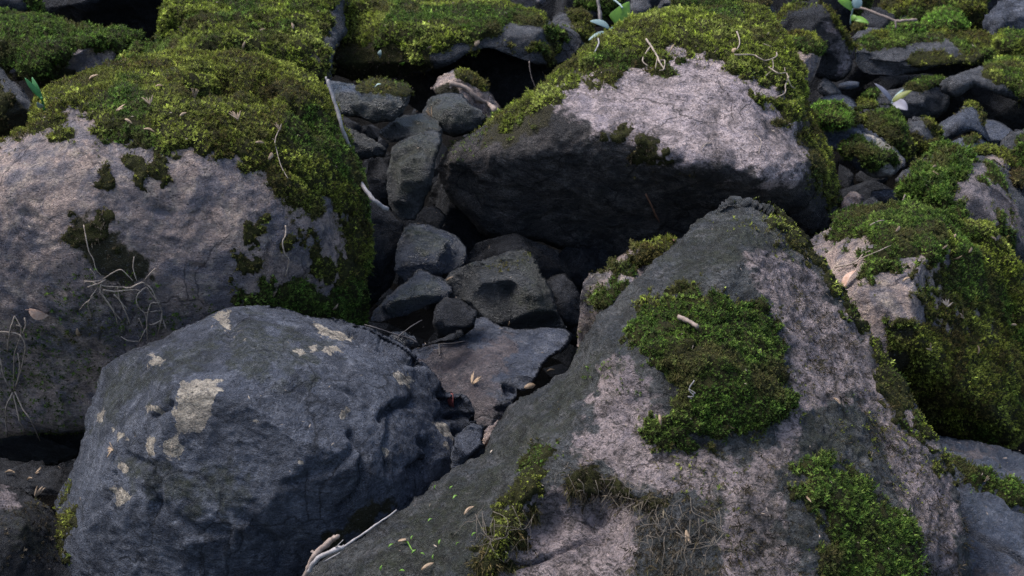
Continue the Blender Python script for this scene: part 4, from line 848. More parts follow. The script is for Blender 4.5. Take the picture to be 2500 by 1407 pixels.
# ---- stones seen in the gaps, then near-black ones added to darken them
cleft("pale angular stone in the gap at the central boulder's lower right corner", [(2040,540),(2050,490),(2080,468),(2110,478),(2100,510),(2080,540),(2050,560)], 3.75, auto=(.06,.03,.03), mat='lilac', rim=(8,.02))
cleft("dark triangular stone right of the pale angular stone in the same gap", [(2085,545),(2100,500),(2130,478),(2150,495),(2140,530),(2110,560)], 3.72, auto=(.06,.04,.03), mat='grey', rim=(8,.02))
cleft("blue stone deep in the gap under the slanting pale edged slab", [(2120,490),(2130,468),(2160,462),(2200,464),(2215,480),(2190,500),(2150,505)], 3.95, auto=(.06,.04,.03), mat='blue', rim=(8,.03))
cleft("grey stone leaning under the tip of the slanting pale edged slab", [(2180,440),(2200,415),(2230,400),(2250,430),(2230,470),(2205,480)], 3.9, auto=(.05,.04,.03), mat='grey', rim=(10,.03))
cleft("dark stone low in the cleft between the tall upright rock and the blocky rock", [(930,600),(950,540),(1000,520),(1060,500),(1090,530),(1060,600),(990,640)], 3.55, auto=(.08,.06,.03), mat='dark')  # first of the near-black fillers added so the gaps turn dark
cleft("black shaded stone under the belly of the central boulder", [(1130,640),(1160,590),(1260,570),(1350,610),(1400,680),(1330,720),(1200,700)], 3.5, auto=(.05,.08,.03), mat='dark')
cleft("shaded stone in the black hollow under the long flat boulder", [(2100,215),(2150,185),(2260,180),(2320,190),(2300,225),(2200,240)], 5.2, auto=(.05,.06,.02), mat='dark')  # added stone; its near-black colour stands in for the hollow's shade
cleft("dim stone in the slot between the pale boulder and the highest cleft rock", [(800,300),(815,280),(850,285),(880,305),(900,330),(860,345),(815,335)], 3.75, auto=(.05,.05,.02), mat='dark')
rock("boulder", "black boulder closing the hollow behind the seedling and the long flat boulder", BO, 'dark',  # black backing boulder added to keep the hollow dark
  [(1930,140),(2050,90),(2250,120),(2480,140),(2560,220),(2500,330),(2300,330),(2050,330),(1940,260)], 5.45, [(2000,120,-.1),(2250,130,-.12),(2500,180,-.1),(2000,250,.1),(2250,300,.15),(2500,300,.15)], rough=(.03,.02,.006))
cleft("black stone filling the slot between the tall upright rock and the central boulder", [(1030,560),(1050,470),(1075,420),(1120,430),(1180,520),(1240,590),(1200,660),(1100,640)], 3.72, auto=(.0,.1,.03), mat='dark')  # added black filler hiding ground that showed too light
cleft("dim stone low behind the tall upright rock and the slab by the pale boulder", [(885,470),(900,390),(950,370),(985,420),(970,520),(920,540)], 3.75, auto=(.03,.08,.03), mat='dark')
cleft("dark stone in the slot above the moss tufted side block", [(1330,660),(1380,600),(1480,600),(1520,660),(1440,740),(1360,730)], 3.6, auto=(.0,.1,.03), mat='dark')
cleft("black stone under the pale boulder's foot at the far lower left", [(-120,1060),(0,1050),(120,1052),(215,1060),(230,1110),(120,1140),(-120,1140)], 3.15, [(-60,1060,-.03),(200,1060,-.03),(-60,1130,.08),(200,1130,.08)], mat='dark')  # black filler added so the gap under the boulder reads dark
# ------------------------------------------------------------------ things lying on and growing between the stones
BV = BVHTree.FromPolygons(np.concatenate(ALLV).tolist(), ALLF)
def ray(px, py):
    p = Vector(world(px, py, 1.0)); o = Vector(CAM); d = (p - o).normalized()
    h, n, i, t = BV.ray_cast(o, d)
    if h is None: h = Vector(world(px, py, 4.0)); n = -d
    if n.dot(d) > 0: n = -n
    return np.array(h), np.array(n)
def surf(pts, lift=.004):
    return np.array([(lambda hn: hn[0] + hn[1] * lift)(ray(x, y)) for x, y in pts])
def cat(P, n=5):
    P = np.asarray(P, float)
    if len(P) < 3: return np.array([P[0] + (P[-1] - P[0]) * t for t in np.linspace(0, 1, n + 1)])
    Q = np.vstack([2 * P[0] - P[1], P, 2 * P[-1] - P[-2]]); out = []
    for i in range(1, len(Q) - 2):
        a, b, c, d = Q[i - 1:i + 3]
        for k in range(n):
            t = k / n
            out.append(.5 * (2 * b + (c - a) * t + (2 * a - 5 * b + 4 * c - d) * t * t + (3 * b - a - 3 * c + d) * t ** 3))
    out.append(P[-1]); return np.array(out)
class MB:
    def __init__(s): s.V = []; s.F3 = []; s.F4 = []; s.n = 0
    def tube(s, P, r0, r1=None, sides=6, wob=.09, n=5):
        P = cat(P, n); r1 = r0 if r1 is None else r1; m = len(P)
        T = np.gradient(P, axis=0); T /= np.linalg.norm(T, axis=1, keepdims=True) + 1e-9
        up = np.array([.3, .2, 1.0]); rr = np.linspace(r0, r1, m) * np.clip(1 + wob * RNG.normal(0, 1, m) + .08 * np.sin(np.arange(m) * RNG.uniform(.6, 1.4) + RNG.uniform(0, 6)), .8, 1.25)
        P = P + RNG.normal(0, .12, P.shape) * r0
        rings = []
        for i in range(m):
            a = np.cross(T[i], up); a /= np.linalg.norm(a) + 1e-9; b = np.cross(T[i], a)
            an = np.arange(sides) * 2 * np.pi / sides
            rings.append(P[i] + rr[i] * (np.cos(an)[:, None] * a + np.sin(an)[:, None] * b))
        base = s.n; s.V.append(np.concatenate(rings)); s.n += m * sides
        for i in range(m - 1):
            for k in range(sides):
                k2 = (k + 1) % sides
                s.F4.append((base + i * sides + k, base + i * sides + k2, base + (i + 1) * sides + k2, base + (i + 1) * sides + k))
        for i, e in ((0, 0), (m - 1, 1)):
            s.V.append(P[i][None]); c = s.n; s.n += 1
            for k in range(sides):
                k2 = (k + 1) % sides
                t = (base + i * sides + k, base + i * sides + k2)
                s.F3.append((c, t[0], t[1]) if e else (c, t[1], t[0]))
    def blade(s, a, b, w, nrm, th=.0006, cup=.25, seg=6, shape=None, bend=0.0):
        """a leaf-like lens with thickness from a to b"""
        a, b, nrm = map(lambda v: np.asarray(v, float), (a, b, nrm))
        d = b - a; L = np.linalg.norm(d); d /= L
        sd = np.cross(d, nrm); sd /= np.linalg.norm(sd) + 1e-9; nn = np.cross(sd, d)
        base = s.n; rows = []
        for i in range(seg + 1):
            t = i / seg
            wd = (shape(t) if shape else math.sin(math.pi * min(1, .08 + .92 * t)) ** .8) * w * .5 + 1e-5
            c = a + d * L * t + nn * (bend * L * math.sin(math.pi * t))
            e = nn * (cup * wd)
            rows += [c - sd * wd + e, c - nn * th, c + sd * wd + e, c + sd * wd * .98 + e + nn * th, c + nn * th, c - sd * wd * .98 + e + nn * th]
        s.V.append(np.array(rows)); s.n += len(rows)
        for i in range(seg):
            for k in range(6):
                p, q = base + i * 6, base + (i + 1) * 6
                s.F4.append((p + k, p + (k + 1) % 6, q + (k + 1) % 6, q + k))
        for i, e in ((base, 0), (base + seg * 6, 1)):
            for f in ((0, 1, 4, 5), (1, 2, 3, 4)):
                s.F4.append(tuple(i + k for k in (f[::-1] if not e else f)))
    def build(s, name, mat, parent=None, smooth=True):
        V = np.concatenate(s.V)
        o0 = np.array([V[:, 0].mean(), V[:, 1].mean(), V[:, 2].min()]) if parent is None else np.array(parent.location)
        fs = [np.array(f) for f in (s.F4, s.F3) if f]
        me = new_mesh(name, V - o0, fs, [mat], smooth)
        return link(name, me, parent, o0 if parent is None else None)

M['husk'] = plain("dry_husk", (.17, .115, .07), (.33, .235, .155), 150, .6, .0006, .2)
M['straw'] = plain("dry_straw", (.12, .09, .066), (.24, .19, .15), 120, .65, .0006)
M['twig'] = plain("weathered_twig", (.10, .072, .058), (.19, .145, .12), 90, .75, .001)
M['pale_twig'] = plain("barkless_twig", (.11, .098, .095), (.22, .20, .195), 90, .6, .001)
M['rust'] = plain("rusty_twig", (.10, .045, .028), (.15, .075, .045), 90, .75, .001)
M['dark_twig'] = plain("wet_twig", (.03, .025, .024), (.06, .05, .046), 90, .6, .001)
M['rootlet'] = plain('dead_rootlet', (.05, .04, .03), (.10, .08, .06), 90, .8, .0006)
M['leaf'] = plain("fresh_leaf", (.08, .17, .02), (.13, .24, .03), 40, .45, .0006, .35)
M['leaf_pale'] = plain("pale_leaf_underside", (.15, .21, .20), (.21, .27, .26), 40, .5, .0006, .2)
M['leaf_lilac'] = plain("lilac_leaf_underside", (.11, .105, .13), (.16, .155, .185), 40, .5, .0006, .2)
M['leaf_olive'] = plain("olive_leaf", (.10, .115, .02), (.16, .17, .04), 40, .5, .0006, .3)
M['grass'] = plain("green_grass_blade", (.03, .13, .035), (.05, .18, .05), 60, .45, .0004, .3)
M['red_leaf'] = plain("dark_red_leaf", (.10, .022, .022), (.17, .05, .045), 80, .6, .001, .15)
M['brown_leaf'] = plain("brown_dead_leaf", (.26, .15, .10), (.42, .30, .24), 60, .65, .001, .15)

G_H = "dry bud husks dropped on the rocks"
def tang(n):
    t = np.cross(n, RNG.normal(0, 1, 3)); return t / np.linalg.norm(t)
def fan(px, py, size, label, k=5, spread=1.3, ang=None, mat='husk'):
    """dry bud scales splayed from one point"""
    h, n = ray(px, py); s = size * KPX * np.linalg.norm(h - CAM)
    upv = np.array([0, 0, 1.0]) - n * n[2]
    t = upv / (np.linalg.norm(upv) + 1e-6) if ang is None else None
    r = np.cross(R_ * 0 + n, t) if t is not None else None
    if ang is not None:
        a0 = R_ - n * (R_ @ n); a0 /= np.linalg.norm(a0); b0 = np.cross(n, a0)
        t = a0 * math.cos(ang) + b0 * math.sin(ang); r = np.cross(n, t)
    b = MB(); base = h + n * .006 - t * s * .5
    for i in range(k):
        a = (i / max(1, k - 1) - .5) * spread + RNG.normal(0, .08)
        d = t * math.cos(a) + r * math.sin(a) + n * RNG.uniform(.05, .45)
        L = s * RNG.uniform(.7, 1.05)
        b.blade(base + n * .001 * i, base + d * L, L * RNG.uniform(.13, .22), n, .0005)
    o = b.build("bud_husk", M[mat]); tag(o, label, "husk", G_H)
def husk(px, py, size, ang, label, mat='husk', wide=.3):
    """one curled bud scale: two nested blades"""
    h, n = ray(px, py); s = size * KPX * np.linalg.norm(h - CAM)
    a0 = R_ - n * (R_ @ n); a0 /= np.linalg.norm(a0); b0 = np.cross(n, a0)
    t = a0 * math.cos(ang) + b0 * math.sin(ang)
    c = h + n * .005; b = MB()
    b.blade(c - t * s * .5, c + t * s * .5 + n * .003, s * wide, n, .0006, .5, bend=.08)
    b.blade(c - t * s * .45 + n * .0015, c + t * s * .3 + n * .006, s * wide * .6, n, .0005, .5, bend=.1)
    o = b.build("bud_husk", M[mat]); tag(o, label, "husk", G_H)
on_cap = "on the pale boulder's moss cap"
fan(357, 252, 28, f"wide spread tan husk fan {on_cap}, left of centre")
fan(465, 228, 30, f"stubby tan husk fan high {on_cap}, near its middle", 7)
fan(300, 272, 26, f"flat pink tan husk {on_cap}, lowest left of the fans", 3, .5, 0.2)
fan(570, 288, 30, f"whitish splayed husk fan {on_cap}, right of centre", 6)
fan(672, 314, 28, "tan husk fan at the head of a hair stalk on the pale boulder's cap", 4, 1.0, 2.2)
husk(655, 386, 34, 1.5, f"upright narrow husk {on_cap}, below the stalked fan")
husk(362, 325, 26, .15, "level husk at the lower edge of the pale boulder's moss cap")
husk(232, 195, 26, .3, "orange tan husk on the upper left rim of the pale boulder's moss cap")
husk(445, 285, 22, 1.0, f"thin sliver of husk {on_cap}, between two fans")
husk(630, 352, 24, .4, f"broken brown husk {on_cap}, near its bare right corner")
husk(315, 300, 22, -.6, f"tiny brown husk {on_cap}, just below the pink tan husk")
husk(388, 218, 20, .7, f"pale short husk {on_cap}, between the two left fans")
husk(710, 68, 26, 1.9, "pink tan husk on the upper hump of the double humped boulder")
husk(598, 112, 22, 1.2, "short tan husk on the lower hump of the double humped boulder")
husk(640, 76, 16, .5, "tiny pale husk between both humps of the double humped boulder")
husk(192, 806, 30, 1.5, "upright whitish husk on the mossy lower part of the pale boulder")
husk(676, 720, 18, .9, "small tan husk in moss behind the blue grey boulder's peak")
husk(816, 748, 20, .8, "orange husk in moss at the pale boulder's lower right corner")
fan(280, 1099, 26, "straw yellow spiky husk fan on the blue grey boulder", 6, 1.6, 3.0)
husk(25, 1161, 26, -.2, "leftmost husk on the damp ledge at the lower left")
fan(100, 1156, 18, "tiny brown husk fan in the middle of the damp ledge", 3, .8)
husk(77, 1176, 18, -.3, "small round husk below the tiny fan on the damp ledge")
fan(96, 1200, 34, "forked tan husk below the damp ledge, beside the blue grey boulder", 3, .8, 1.1)
fan(1168, 932, 32, "two pronged tan husk lying on the flat two toned slab", 5, 1.8)
husk(1148, 1254, 34, .75, "brown boat shaped husk on the pointed boulder's dark left skirt")
husk(1045, 1386, 34, .5, "rusty boat shaped husk at the bottom frame edge of the dark skirt")
husk(1290, 946, 32, .4, "curled pink tan husk in the seam above the dark skirt", wide=.45)
husk(1345, 910, 22, .3, "small tan husk at the top of the seam above the dark skirt")
husk(2042, 986, 26, -1.1, "pale headed stick like husk on the pointed boulder's right face", wide=.2)
husk(1980, 1222, 26, -1.0, "slim tan husk at the lower moss cushion's left edge", wide=.2)
fan(1675, 1312, 34, "feathery pink tan husk hanging among the dead moss strands", 5, .5, -1.4)
husk(1612, 1025, 26, -1.4, "orange brown husk beside the big green cushion's lower left edge")
fan(2262, 846, 26, "tan husk fan on the lilac windowed boulder, below its window", 3, .9, 2.4)
fan(2340, 772, 26, "white tan husk fan right of the lilac window", 4, 1.0, 2.9)
husk(2380, 856, 22, 1.5, "upright tan husk low in the moss right of the lilac window")
husk(2212, 688, 22, .5, "white husk lying on the bare lilac window")
fan(2306, 742, 26, "pale greenish white husk fan at the lilac window's right edge", 5, 1.6, mat='straw')
husk(2186, 562, 24, .9, "bent tan husk on the dark moss at the lilac windowed boulder's crest")
husk(2335, 622, 22, .7, "white chip like husk in the moss above the lilac window")
husk(2362, 612, 22, .9, "orange husk next to the white chip above the lilac window")
husk(2300, 605, 26, .6, "slim straw husk in the moss between the crest and the lilac window", wide=.16)
husk(2328, 582, 16, 1.2, "short pink husk near the top of the right moss drape")
husk(2420, 585, 18, -.5, "tan husk on the outer edge of the right moss drape")
husk(2470, 796, 18, .1, "tan husk far down the right moss drape")
fan(2402, 1166, 22, "pale forked husk on the layered slab's mossy crack", 3, .8, .6)
fan(2280, 430, 22, "pinkish husk fan on the dark moss collar, lower of two", 4, 1.0)
husk(2276, 409, 20, .5, "pinkish single husk on the dark moss collar, upper of two")
fan(1055, 278, 28, "straw coloured husk fan on the flat edged cleft rock", 5, 1.4, 2.2)
husk(1640, 122, 26, 1.1, "straight pink splinter husk at the tip of the bare facet", wide=.18)
husk(1165, 108, 20, 1.0, "cream round husk in the long low boulder's moss", wide=.6)
husk(1052, 112, 20, .6, "pale round husk in the long low boulder's moss, left of the cream one", wide=.6)
husk(1795, 128, 16, 1.2, "white bead like husk at the end of a short root on the central boulder's moss", wide=.7)
husk(1100, 680, 22, .5, "orange sliver of husk on the left nose of the humped cleft rock")
husk(1240, 785, 18, 1.3, "orange pin like husk in front of the humped cleft rock", wide=.2)

# ---- loose leaves
def leaf(px, py, size, ang, label, mat, wide=.6, lift=.3, name="fallen_leaf"):
    h, n = ray(px, py); s = size * KPX * np.linalg.norm(h - CAM)
    a0 = R_ - n * (R_ @ n); a0 /= np.linalg.norm(a0); b0 = np.cross(n, a0)
    t = a0 * math.cos(ang) + b0 * math.sin(ang)
    b = MB(); c = h + n * .004
    b.blade(c - t * s * .5, c + t * s * .5 + n * s * lift, s * wide, n, .0005, .5, 8, bend=.12)
    b.tube([c - t * s * .5, c - t * s * .7 + n * .003], .0008, .0005, 5)
    tag(b.build(name, M[mat]), label, "leaf")
leaf(97, 758, 44, -.3, "curled cream and brown dead leaf on the pale boulder's left shoulder", 'brown_leaf', .6)
leaf(1114, 974, 40, -1.2, "dark red crumpled leaf in the notch of the blue grey boulder", 'red_leaf', .5)
leaf(1032, 270, 26, 1.2, "orange brown leaf scrap upright in the cleft beside the domed rock", 'brown_leaf', .5, .5)
leaf(925, 215, 16, .1, "tiny mint green leaf flake on the highest cleft rock", 'leaf_pale', .5)
leaf(932, 131, 16, 1.3, "tiny green leaf flake on the long low boulder's brown flank, left of two", 'leaf_pale', .7)
leaf(984, 150, 18, .7, "tiny bright green leaf flake on the long low boulder's brown flank, right of two", 'leaf', .4)
leaf(1382, 868, 16, .2, "tiny pale green leaf flake beside the flat slab's right edge", 'leaf_pale', .8)
leaf(1192, 1075, 40, 1.2, "pink tan dead leaf jammed between the slab and the dark skirt", 'brown_leaf', .45)
leaf(2080, 690, 60, .55, "brown dead leaf lying left of the lilac window", 'brown_leaf', .4, .1)

# ---- twigs and straws
def twig(name, label, cat_, paths, mat, group=None, surface=True, sides=6, lift=.004):
    b = MB()
    for P, r0, r1 in paths:
        W = surf(P, lift) if surface else np.array([world(x, y, d) for x, y, d in P])
        dm = np.linalg.norm(W[0] - CAM) * KPX
        b.tube(W, r0 * dm, r1 * dm, sides)
    o = b.build(name, M[mat]); tag(o, label, cat_, group); return o
twig("twig", "long barkless white twig hanging into the cleft along the pale boulder", "twig",
     [([(800,195,3.2),(810,228,3.2),(822,265,3.2),(838,320,3.2),(856,370,3.25),(866,415,3.38),(882,448,3.2),(904,480,3.16),(925,498,3.16),(946,513,3.18)], 4.2, 6.0), ([(802,205,3.2),(795,188,3.2)], 3, 2)], 'pale_twig', surface=False)
twig("stick", "rusty brown stick leaning on the lilac topped cleft rock", "stick",
     [([(1100,206),(1135,220),(1165,240),(1190,258),(1214,276)], 7, 6), ([(1108,206),(1100,214)], 4, 3)], 'twig', lift=.012)
twig("twig", "pinkish brown forked twig fallen across the upper right back row", "twig",
     [([(2082,20,5.02),(2112,23,5.0),(2150,38,4.98),(2186,51,4.97),(2212,50,4.96),(2238,49,4.96)], 3.6, 3.4), ([(2186,52,4.97),(2187,70,4.97)], 3, 2.4), ([(2110,23,5),(2096,14,5.02)], 2, 1.5)], 'twig', surface=False)
twig("twig", "thin rust red twig against the black underside of the central boulder", "twig", [([(1577,470),(1590,500),(1604,530),(1625,565),(1643,592)], 2.2, 2.2)], 'rust', lift=.006)
twig("stick", "short thick stick on top of the big green moss cushion", "stick", [([(1662,778),(1680,791),(1708,806)], 6.5, 5)], 'twig', lift=.012)
twig("stick", "knotted brown stick at the bottom frame edge between the two foreground boulders", "stick",
     [([(738,1425,2.27),(750,1395,2.26),(768,1358,2.25),(790,1335,2.25),(820,1311,2.25)], 8, 6.5), ([(770,1356,2.25),(760,1345,2.25)], 5, 4), ([(815,1314,2.25),(826,1308,2.24)], 7, 4)], 'twig', surface=False)
twig("straw", "pale broken straw running up from the knotted brown stick", "straw",
     [([(752,1398,2.25),(775,1365,2.24),(812,1346,2.24),(840,1336,2.24)], 5.5, 6), ([(836,1338,2.24),(880,1308,2.24),(925,1277,2.25),(969,1246,2.26)], 3.0, 2.2), ([(812,1346,2.24),(838,1318,2.23)], 1.6, 1), ([(790,1372,2.24),(830,1350,2.23)], 2.2, 1.4)], 'pale_twig', surface=False)
twig("straw", "hair thin stalk curving down the right of the pale boulder's moss cap", "straw", [([(676,318),(668,345),(668,370),(680,410),(699,441)], 1.3, 1.0)], 'straw', lift=.008)
twig("straw", "long bent straw on the dark moss left of the lilac window", "straw", [([(2042,660),(2085,647),(2110,628),(2124,618)], 1.8, 1.3), ([(2060,662),(2100,640),(2140,620),(2172,604)], 1.5, 1.0)], 'straw', lift=.008)
twig("straw", "fine straw crossing the top of the lilac window", "straw", [([(2185,668),(2205,655),(2225,650)], 1.2, 1.0)], 'straw', lift=.006)
twig("straw", "kinked grass straw on the crest moss of the lilac windowed boulder", "straw", [([(2130,555),(2145,548),(2155,545)], 1.5, 1.2)], 'straw', lift=.008)
twig("root", "white tangled root thread hanging on the big green moss cushion", "root", [([(1693,933),(1690,950),(1700,962),(1690,975),(1684,988)], 1.6, 1.2), ([(1690,950),(1703,955),(1696,972)], 1.2, 1.0)], 'pale_twig', lift=.012)
twig("root", "forked dry root hanging over the top left of the bare pale facet", "root",
     [([(1578,104),(1592,120),(1600,142),(1612,160),(1620,172)], 2.6, 2), ([(1590,118),(1578,130),(1575,148),(1577,170)], 2.2, 1.6), ([(1612,150),(1620,156),(1617,172),(1610,176)], 1.6, 1.2), ([(1600,142),(1606,170)], 1.3, 1)], 'straw', lift=.010)
twig("root", "short white root with a bend in the moss left of the bare pale facet", "root", [([(1470,98),(1464,115),(1458,132),(1446,138)], 2, 1.4)], 'pale_twig', lift=.012)
twig("root", "branching dry root sprawling over the central boulder's right moss shoulder", "root",
     [([(1790,138),(1830,138),(1848,148),(1866,156),(1890,145),(1892,134)], 2, 1.4), ([(1884,150),(1880,170),(1868,190)], 1.6, 1.2), ([(1880,172),(1895,185),(1914,186),(1918,195)], 1.6, 1.4), ([(1918,190),(1912,212),(1910,232),(1898,246)], 2, 1.4), ([(1916,195),(1926,210),(1934,220)], 1.6, 1), ([(1912,180),(1908,165)], 1.2, .9), ([(1855,108),(1880,120)], 1.2, .9)], 'straw', lift=.010)
twig("root", "short upright rootlet in the middle of the central boulder's crest moss", "root", [([(1795,80),(1797,95),(1802,112),(1797,128)], 1.8, 1.4)], 'straw', lift=.010)
twig("root", "short root thread by the ring mark on the bare pale facet", "root", [([(1712,362),(1722,354),(1735,350)], 1.4, 1.0)], 'straw', lift=.003)
twig("twig", "dark wet twig lying between the blue grey boulder and the cleft rocks", "twig", [([(890,793,2.86),(925,803,2.86),(960,815,2.87),(1000,826,2.88),(1020,838,2.88)], 1.8, 1.4), ([(965,828,2.85),(1000,800,2.87),(1030,782,2.9)], 1.4, 1)], 'dark_twig', surface=False)
twig("twig", "black forked twig lying on the flat slab's far edge", "twig", [([(1020,858),(1060,846),(1100,846),(1135,838)], 2.2, 1.6), ([(1072,848),(1073,875)], 1.8, 1.4), ([(1060,862),(1088,858)], 1.3, 1)], 'dark_twig', lift=.008)
twig("root", "thin root dangling from the long low boulder's moss into the dark", "root", [([(1292,150,3.95),(1294,172,3.96),(1300,195,3.97),(1308,215,3.98)], 1.5, 1)], 'twig', surface=False)
twig("straw", "pale upright straw in the gap beside the dark moss collar", "straw", [([(2210,475,3.55),(2206,486,3.55),(2202,495,3.55)], 1.8, 1.2)], 'straw', surface=False)

def strands(name, label, cat_, Z, mat, r=1.7, lift=.006, jig=.010):
    b = MB()
    for P in Z:
        W = surf(P, lift)
        arch = np.sin(np.linspace(0, np.pi, len(W)))[:, None] * np.array([0, -1.0, .25]) * RNG.uniform(.2, 1) * jig
        W = W + arch; dm = np.linalg.norm(W[0] - CAM) * KPX
        rr = r * RNG.uniform(.7, 1.25)
        b.tube(W, rr * dm, rr * .65 * dm, 5)
    tag(b.build(name, M[mat]), label, cat_)
z = lambda L: [[(x * .36, 450 + y * .36) for x, y in P] for P in L]
strands("dry_grass", "tangled dead grass tuft with drooping runners on the pale boulder's face", "grass", z([
    [(575,285),(590,370),(615,450),(640,500),(655,570),(690,615)], [(610,570),(640,600),(655,640)], [(580,655),(640,650),(700,645)], [(700,640),(760,600),(830,572),(870,610),(900,650)],
    [(912,488),(910,560),(925,620),(930,655)], [(1060,570),(1020,605),(970,660)], [(640,660),(720,680),(800,690),(860,690)], [(700,710),(800,716),(900,712),(960,715)], [(600,690),(680,660),(720,640)],
    [(660,700),(625,760),(610,820),(625,895)], [(680,720),(740,790),(780,860),(800,940)], [(690,740),(760,830),(830,920)], [(780,740),(830,790),(860,860),(885,940)], [(800,690),(820,770),(870,850)],
    [(960,660),(1030,700),(1070,780),(1095,850),(1100,910)], [(990,690),(945,740),(940,810),(985,860),(1000,940)], [(1000,690),(1050,750),(1085,790)], [(1020,800),(1010,870),(1005,950),(1005,1060)], [(1095,860),(1090,930),(1070,1010)], [(985,860),(1040,850),(1100,850)],
    [(1100,910),(1050,935),(1010,945)], [(950,1060),(980,1000),(1000,955)], [(950,1060),(880,1050),(825,1025)], [(830,690),(900,690),(960,660),(1000,680)], [(870,700),(930,670),(960,655)], [(1100,900),(1130,960),(1140,990)], [(700,645),(690,700),(705,780)], [(540,840),(590,800),(640,750)], [(940,900),(970,960)], [(1085,800),(1050,795),(1020,800)]]), 'straw', 1.9)
strands("dry_grass", "arching dead stems bunched at the left frame edge on the pale boulder", "grass", z([
    [(-20,990),(60,985),(140,990),(180,1010),(205,1070),(190,1150),(150,1270),(110,1370)], [(110,885),(140,920),(165,960),(150,1030),(125,1130),(110,1250),(100,1390)], [(175,890),(190,940),(170,1000),(150,1040)], [(110,890),(100,960),(75,1050),(60,1120)],
    [(-10,1130),(30,1180),(60,1270),(85,1350),(100,1400)], [(0,1160),(40,1200)], [(100,1390),(70,1500),(60,1690)], [(100,1400),(150,1520),(170,1600),(180,1650)], [(110,1390),(180,1500),(240,1590),(275,1720)], [(130,1130),(160,1230),(120,1360)], [(120,940),(160,950)]]), 'straw', 2.0, .008, .02)
strands("root", "single kinked root running down the pale boulder's right edge moss", "root", z([[(1925,280),(1930,340),(1920,400),(1940,460),(1955,500),(1930,620)]]), 'straw', 1.7)
strands("root", "knot of pale rootlets beneath the bracket moss on the central boulder's dark face", "root", [[(1840,330),(1855,350),(1850,380)]], 'straw', 1.0)
# ---- long dead rootlets combed over the pointed boulder
def rootlets():
    b = MB(); r = np.random.default_rng(5)
    for i in range(75):
        if i < 42: x, y = r.uniform(1540, 1760), r.uniform(1215, 1330)
        elif i < 60: x, y = r.uniform(1180, 1330), r.uniform(1240, 1330)
        else: x, y = r.uniform(1380, 1560), r.uniform(1130, 1200)
        P = [(x, y)]; a = r.normal(1.6, .35)
        for k in range(r.integers(3, 6)):
            a += r.normal(0, .55); P.append((P[-1][0] + math.cos(a) * 20, P[-1][1] + abs(math.sin(a)) * 22))
        W = surf(P, .006 + r.uniform(0, .016)); dm = 2.2 * KPX
        b.tube(W, r.uniform(.6, 1.1) * dm, .35 * dm, 4, n=3)
    root = [o for o in COL.objects if o.parent is None and "pointed foreground" in str(o.get("label", ""))][0]
    o = b.build("dry_rootlets", M['rootlet'], root); o["kind"] = "stuff"
rootlets()

# ---- living plants
def plant(name, label, leaves, stems, d):
    pts = [p for s in stems for p in s[0]]
    bx, by = stems[0][0][0]
    root = link(name, None, None, world(bx, by, d)); tag(root, label, "plant")
    for P, r0, r1, mat in stems:
        b = MB(); b.tube(np.array([world(x, y, d - .02 * k) for k, (x, y) in enumerate(P)]), r0 * KPX * d, r1 * KPX * d, 6); b.build("stem", M[mat], root)
    for (ax, ay), (tx, ty), w_, nrm, mat, sh, dd in leaves:
        b = MB()
        b.blade(world(ax, ay, d - .03), world(tx, ty, d - .03 + dd), w_ * KPX * d, nrm, .0005, .3, 10, sh, .06)
        o = b.build("leaf", M[mat], root)
tri = lambda t: (1.0 * (1 - t) ** .75) * min(1, t * 9)
egg = lambda t: math.sin(math.pi * t ** .75) ** .7
toC = np.array([0, -.93, .37])
plant("broad_leaf_plant", "young plant with one bright arrow shaped leaf, left of the central boulder's crest",
      [((1502,62), (1536,4), 62, toC + [.25, 0, .1], 'leaf', tri, .02), ((1489,70), (1440,52), 22, toC + [-.1, 0, .8], 'leaf_pale', egg, -.04), ((1486,80), (1436,99), 16, toC + [0, 0, .9], 'leaf_pale', egg, -.05), ((1492,72), (1512,80), 14, toC + [0, 0, .8], 'leaf', egg, -.05)],
      [([(1486,110), (1488,90), (1492,72), (1502,62)], 3, 2, 'leaf_pale'), ([(1478,74), (1478,84)], 1.5, 1.2, 'straw'), ([(1460,0), (1464,30), (1466,60)], 5, 5, 'dark_twig'), ([(1500,0), (1512,10), (1520,20)], 2.5, 2, 'leaf_pale')], 4.05)
plant("seedling", "two leaved seedling showing lilac leaf undersides, in the upper right hollow",
      [((2178,250), (2134,203), 15, toC + [.5, 0, .3], 'leaf_lilac', egg, -.02), ((2178,250), (2227,221), 17, toC + [-.2, 0, .7], 'leaf_olive', egg, -.02), ((2176,252), (2206,218), 8, toC + [-.4, 0, .4], 'leaf_pale', egg, .03), ((2178,251), (2216,270), 34, toC + [.2, 0, 0], 'leaf_lilac', egg, -.06)],
      [([(2171,268), (2173,258), (2178,250)], 2.2, 1.8, 'leaf_pale')], 4.5)
plant("broad_leaf_plant", "leafy sprout cut by the top frame edge, at the fallen twig's thick end",
      [((2082,22), (2045,2), 26, toC + [0, 0, .4], 'leaf', egg, -.03), ((2084,20), (2100,-8), 26, toC + [.2, 0, .2], 'leaf_pale', egg, 0), ((2080,45), (2122,58), 18, toC + [0, 0, .5], 'leaf', egg, -.04), ((2078,48), (2092,40), 16, toC + [0, 0, .5], 'leaf', egg, -.02)],
      [([(2076,60), (2078,40), (2082,22)], 2, 1.6, 'leaf_pale'), ([(2082,22), (2085,-10)], 1.6, 1.2, 'leaf')], 5.0)
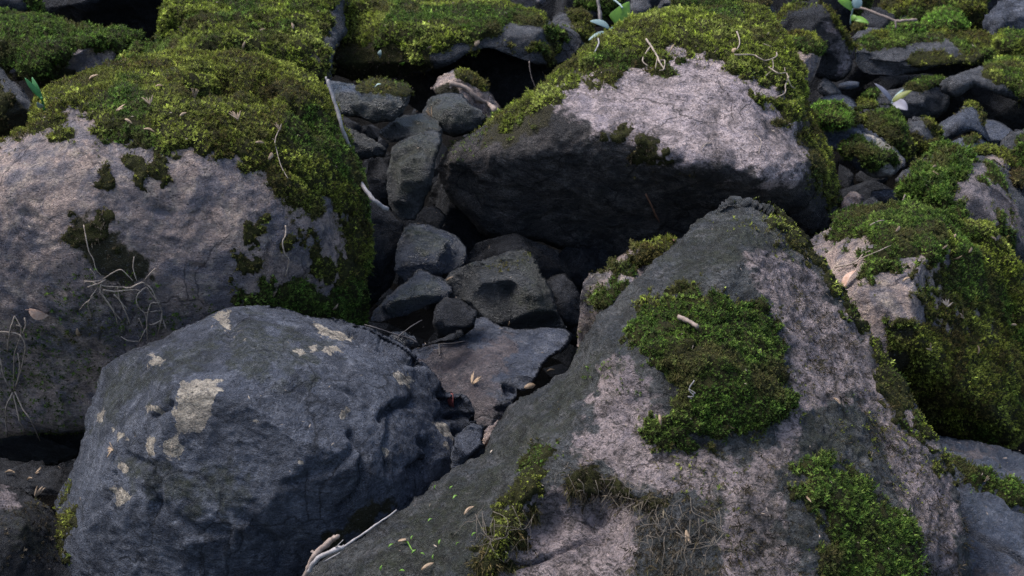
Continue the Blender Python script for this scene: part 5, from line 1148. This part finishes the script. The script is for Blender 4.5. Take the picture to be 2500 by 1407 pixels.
plant("grass_tuft", "green grass blades sprouting left of the pale boulder's moss cap",
      [((100,240), (60,190), 13, toC + [.2, 0, .2], 'grass', None, -.02), ((103,240), (78,188), 13, toC + [-.2, 0, .2], 'grass', None, .0), ((105,262), (90,250), 14, toC, 'leaf_pale', None, -.03)],
      [([(108,268), (104,250), (101,240)], 3, 3, 'grass')], 2.98)
# ---- seed sprout and green scraps on the dark skirt
h0 = surf([(978,1329), (992,1330), (1003,1340), (1004,1352)], .006)
b = MB(); b.tube(h0, .0016, .0010, 6); sp = b.build("seed_sprout", M['leaf']); tag(sp, "curved green seed sprout with a cream seed on the dark skirt", "sprout")
b = MB(); b.blade(surf([(972,1328)], .005)[0], surf([(990,1333)], .010)[0], .012, ray(980, 1330)[1], .002, .1); b.build("seed", M['husk'], sp)
for x, y, a in ((1010,1350,.7),(1030,1357,-.5),(1062,1362,1.3),(1075,1328,1.2),(1120,1334,.1),(1050,1276,.6),(1008,1318,1.0),(1068,1192,.8),(1104,1195,.4),(935,1386,1.2),(982,1400,-.3),(1110,1219,.9),(955,1338,.6),(1160,1310,.2)):
    h, n = ray(x, y); a0 = R_ - n * (R_ @ n); a0 /= np.linalg.norm(a0); b0 = np.cross(n, a0); t = a0 * math.cos(a) + b0 * math.sin(a)
    b = MB(); c = h + n * .003; s = RNG.uniform(.004, .006)
    b.blade(c - t * s, c + t * s + n * .003, s * .7, n, .0004, .5, bend=.2)
    tag(b.build("leaf_scrap", M['leaf']), "tiny green leaf scrap scattered on the pointed boulder's dark left skirt", "leaf scrap", "green scraps on the dark skirt")
# ---- needles and crumbs too small to count
def crumbs():
    r = np.random.default_rng(12); b = MB(); n_ = 0
    while n_ < 170:
        x, y = r.uniform(0, 2500), r.uniform(0, 1400); h, n = ray(x, y)
        if n[2] < .5: continue
        t = tang(n); s = r.uniform(.0015, .0045) * (.6 + .2 * np.linalg.norm(h - CAM)); c = h + n * (.003 + .004 * r.random())
        b.blade(c - t * s, c + t * s + n * s * r.uniform(0, .8), s * r.uniform(.25, .7), n, .0003, .4, 3); n_ += 1
    tag(b.build("leaf_litter", M['straw']), kind="stuff")
crumbs()
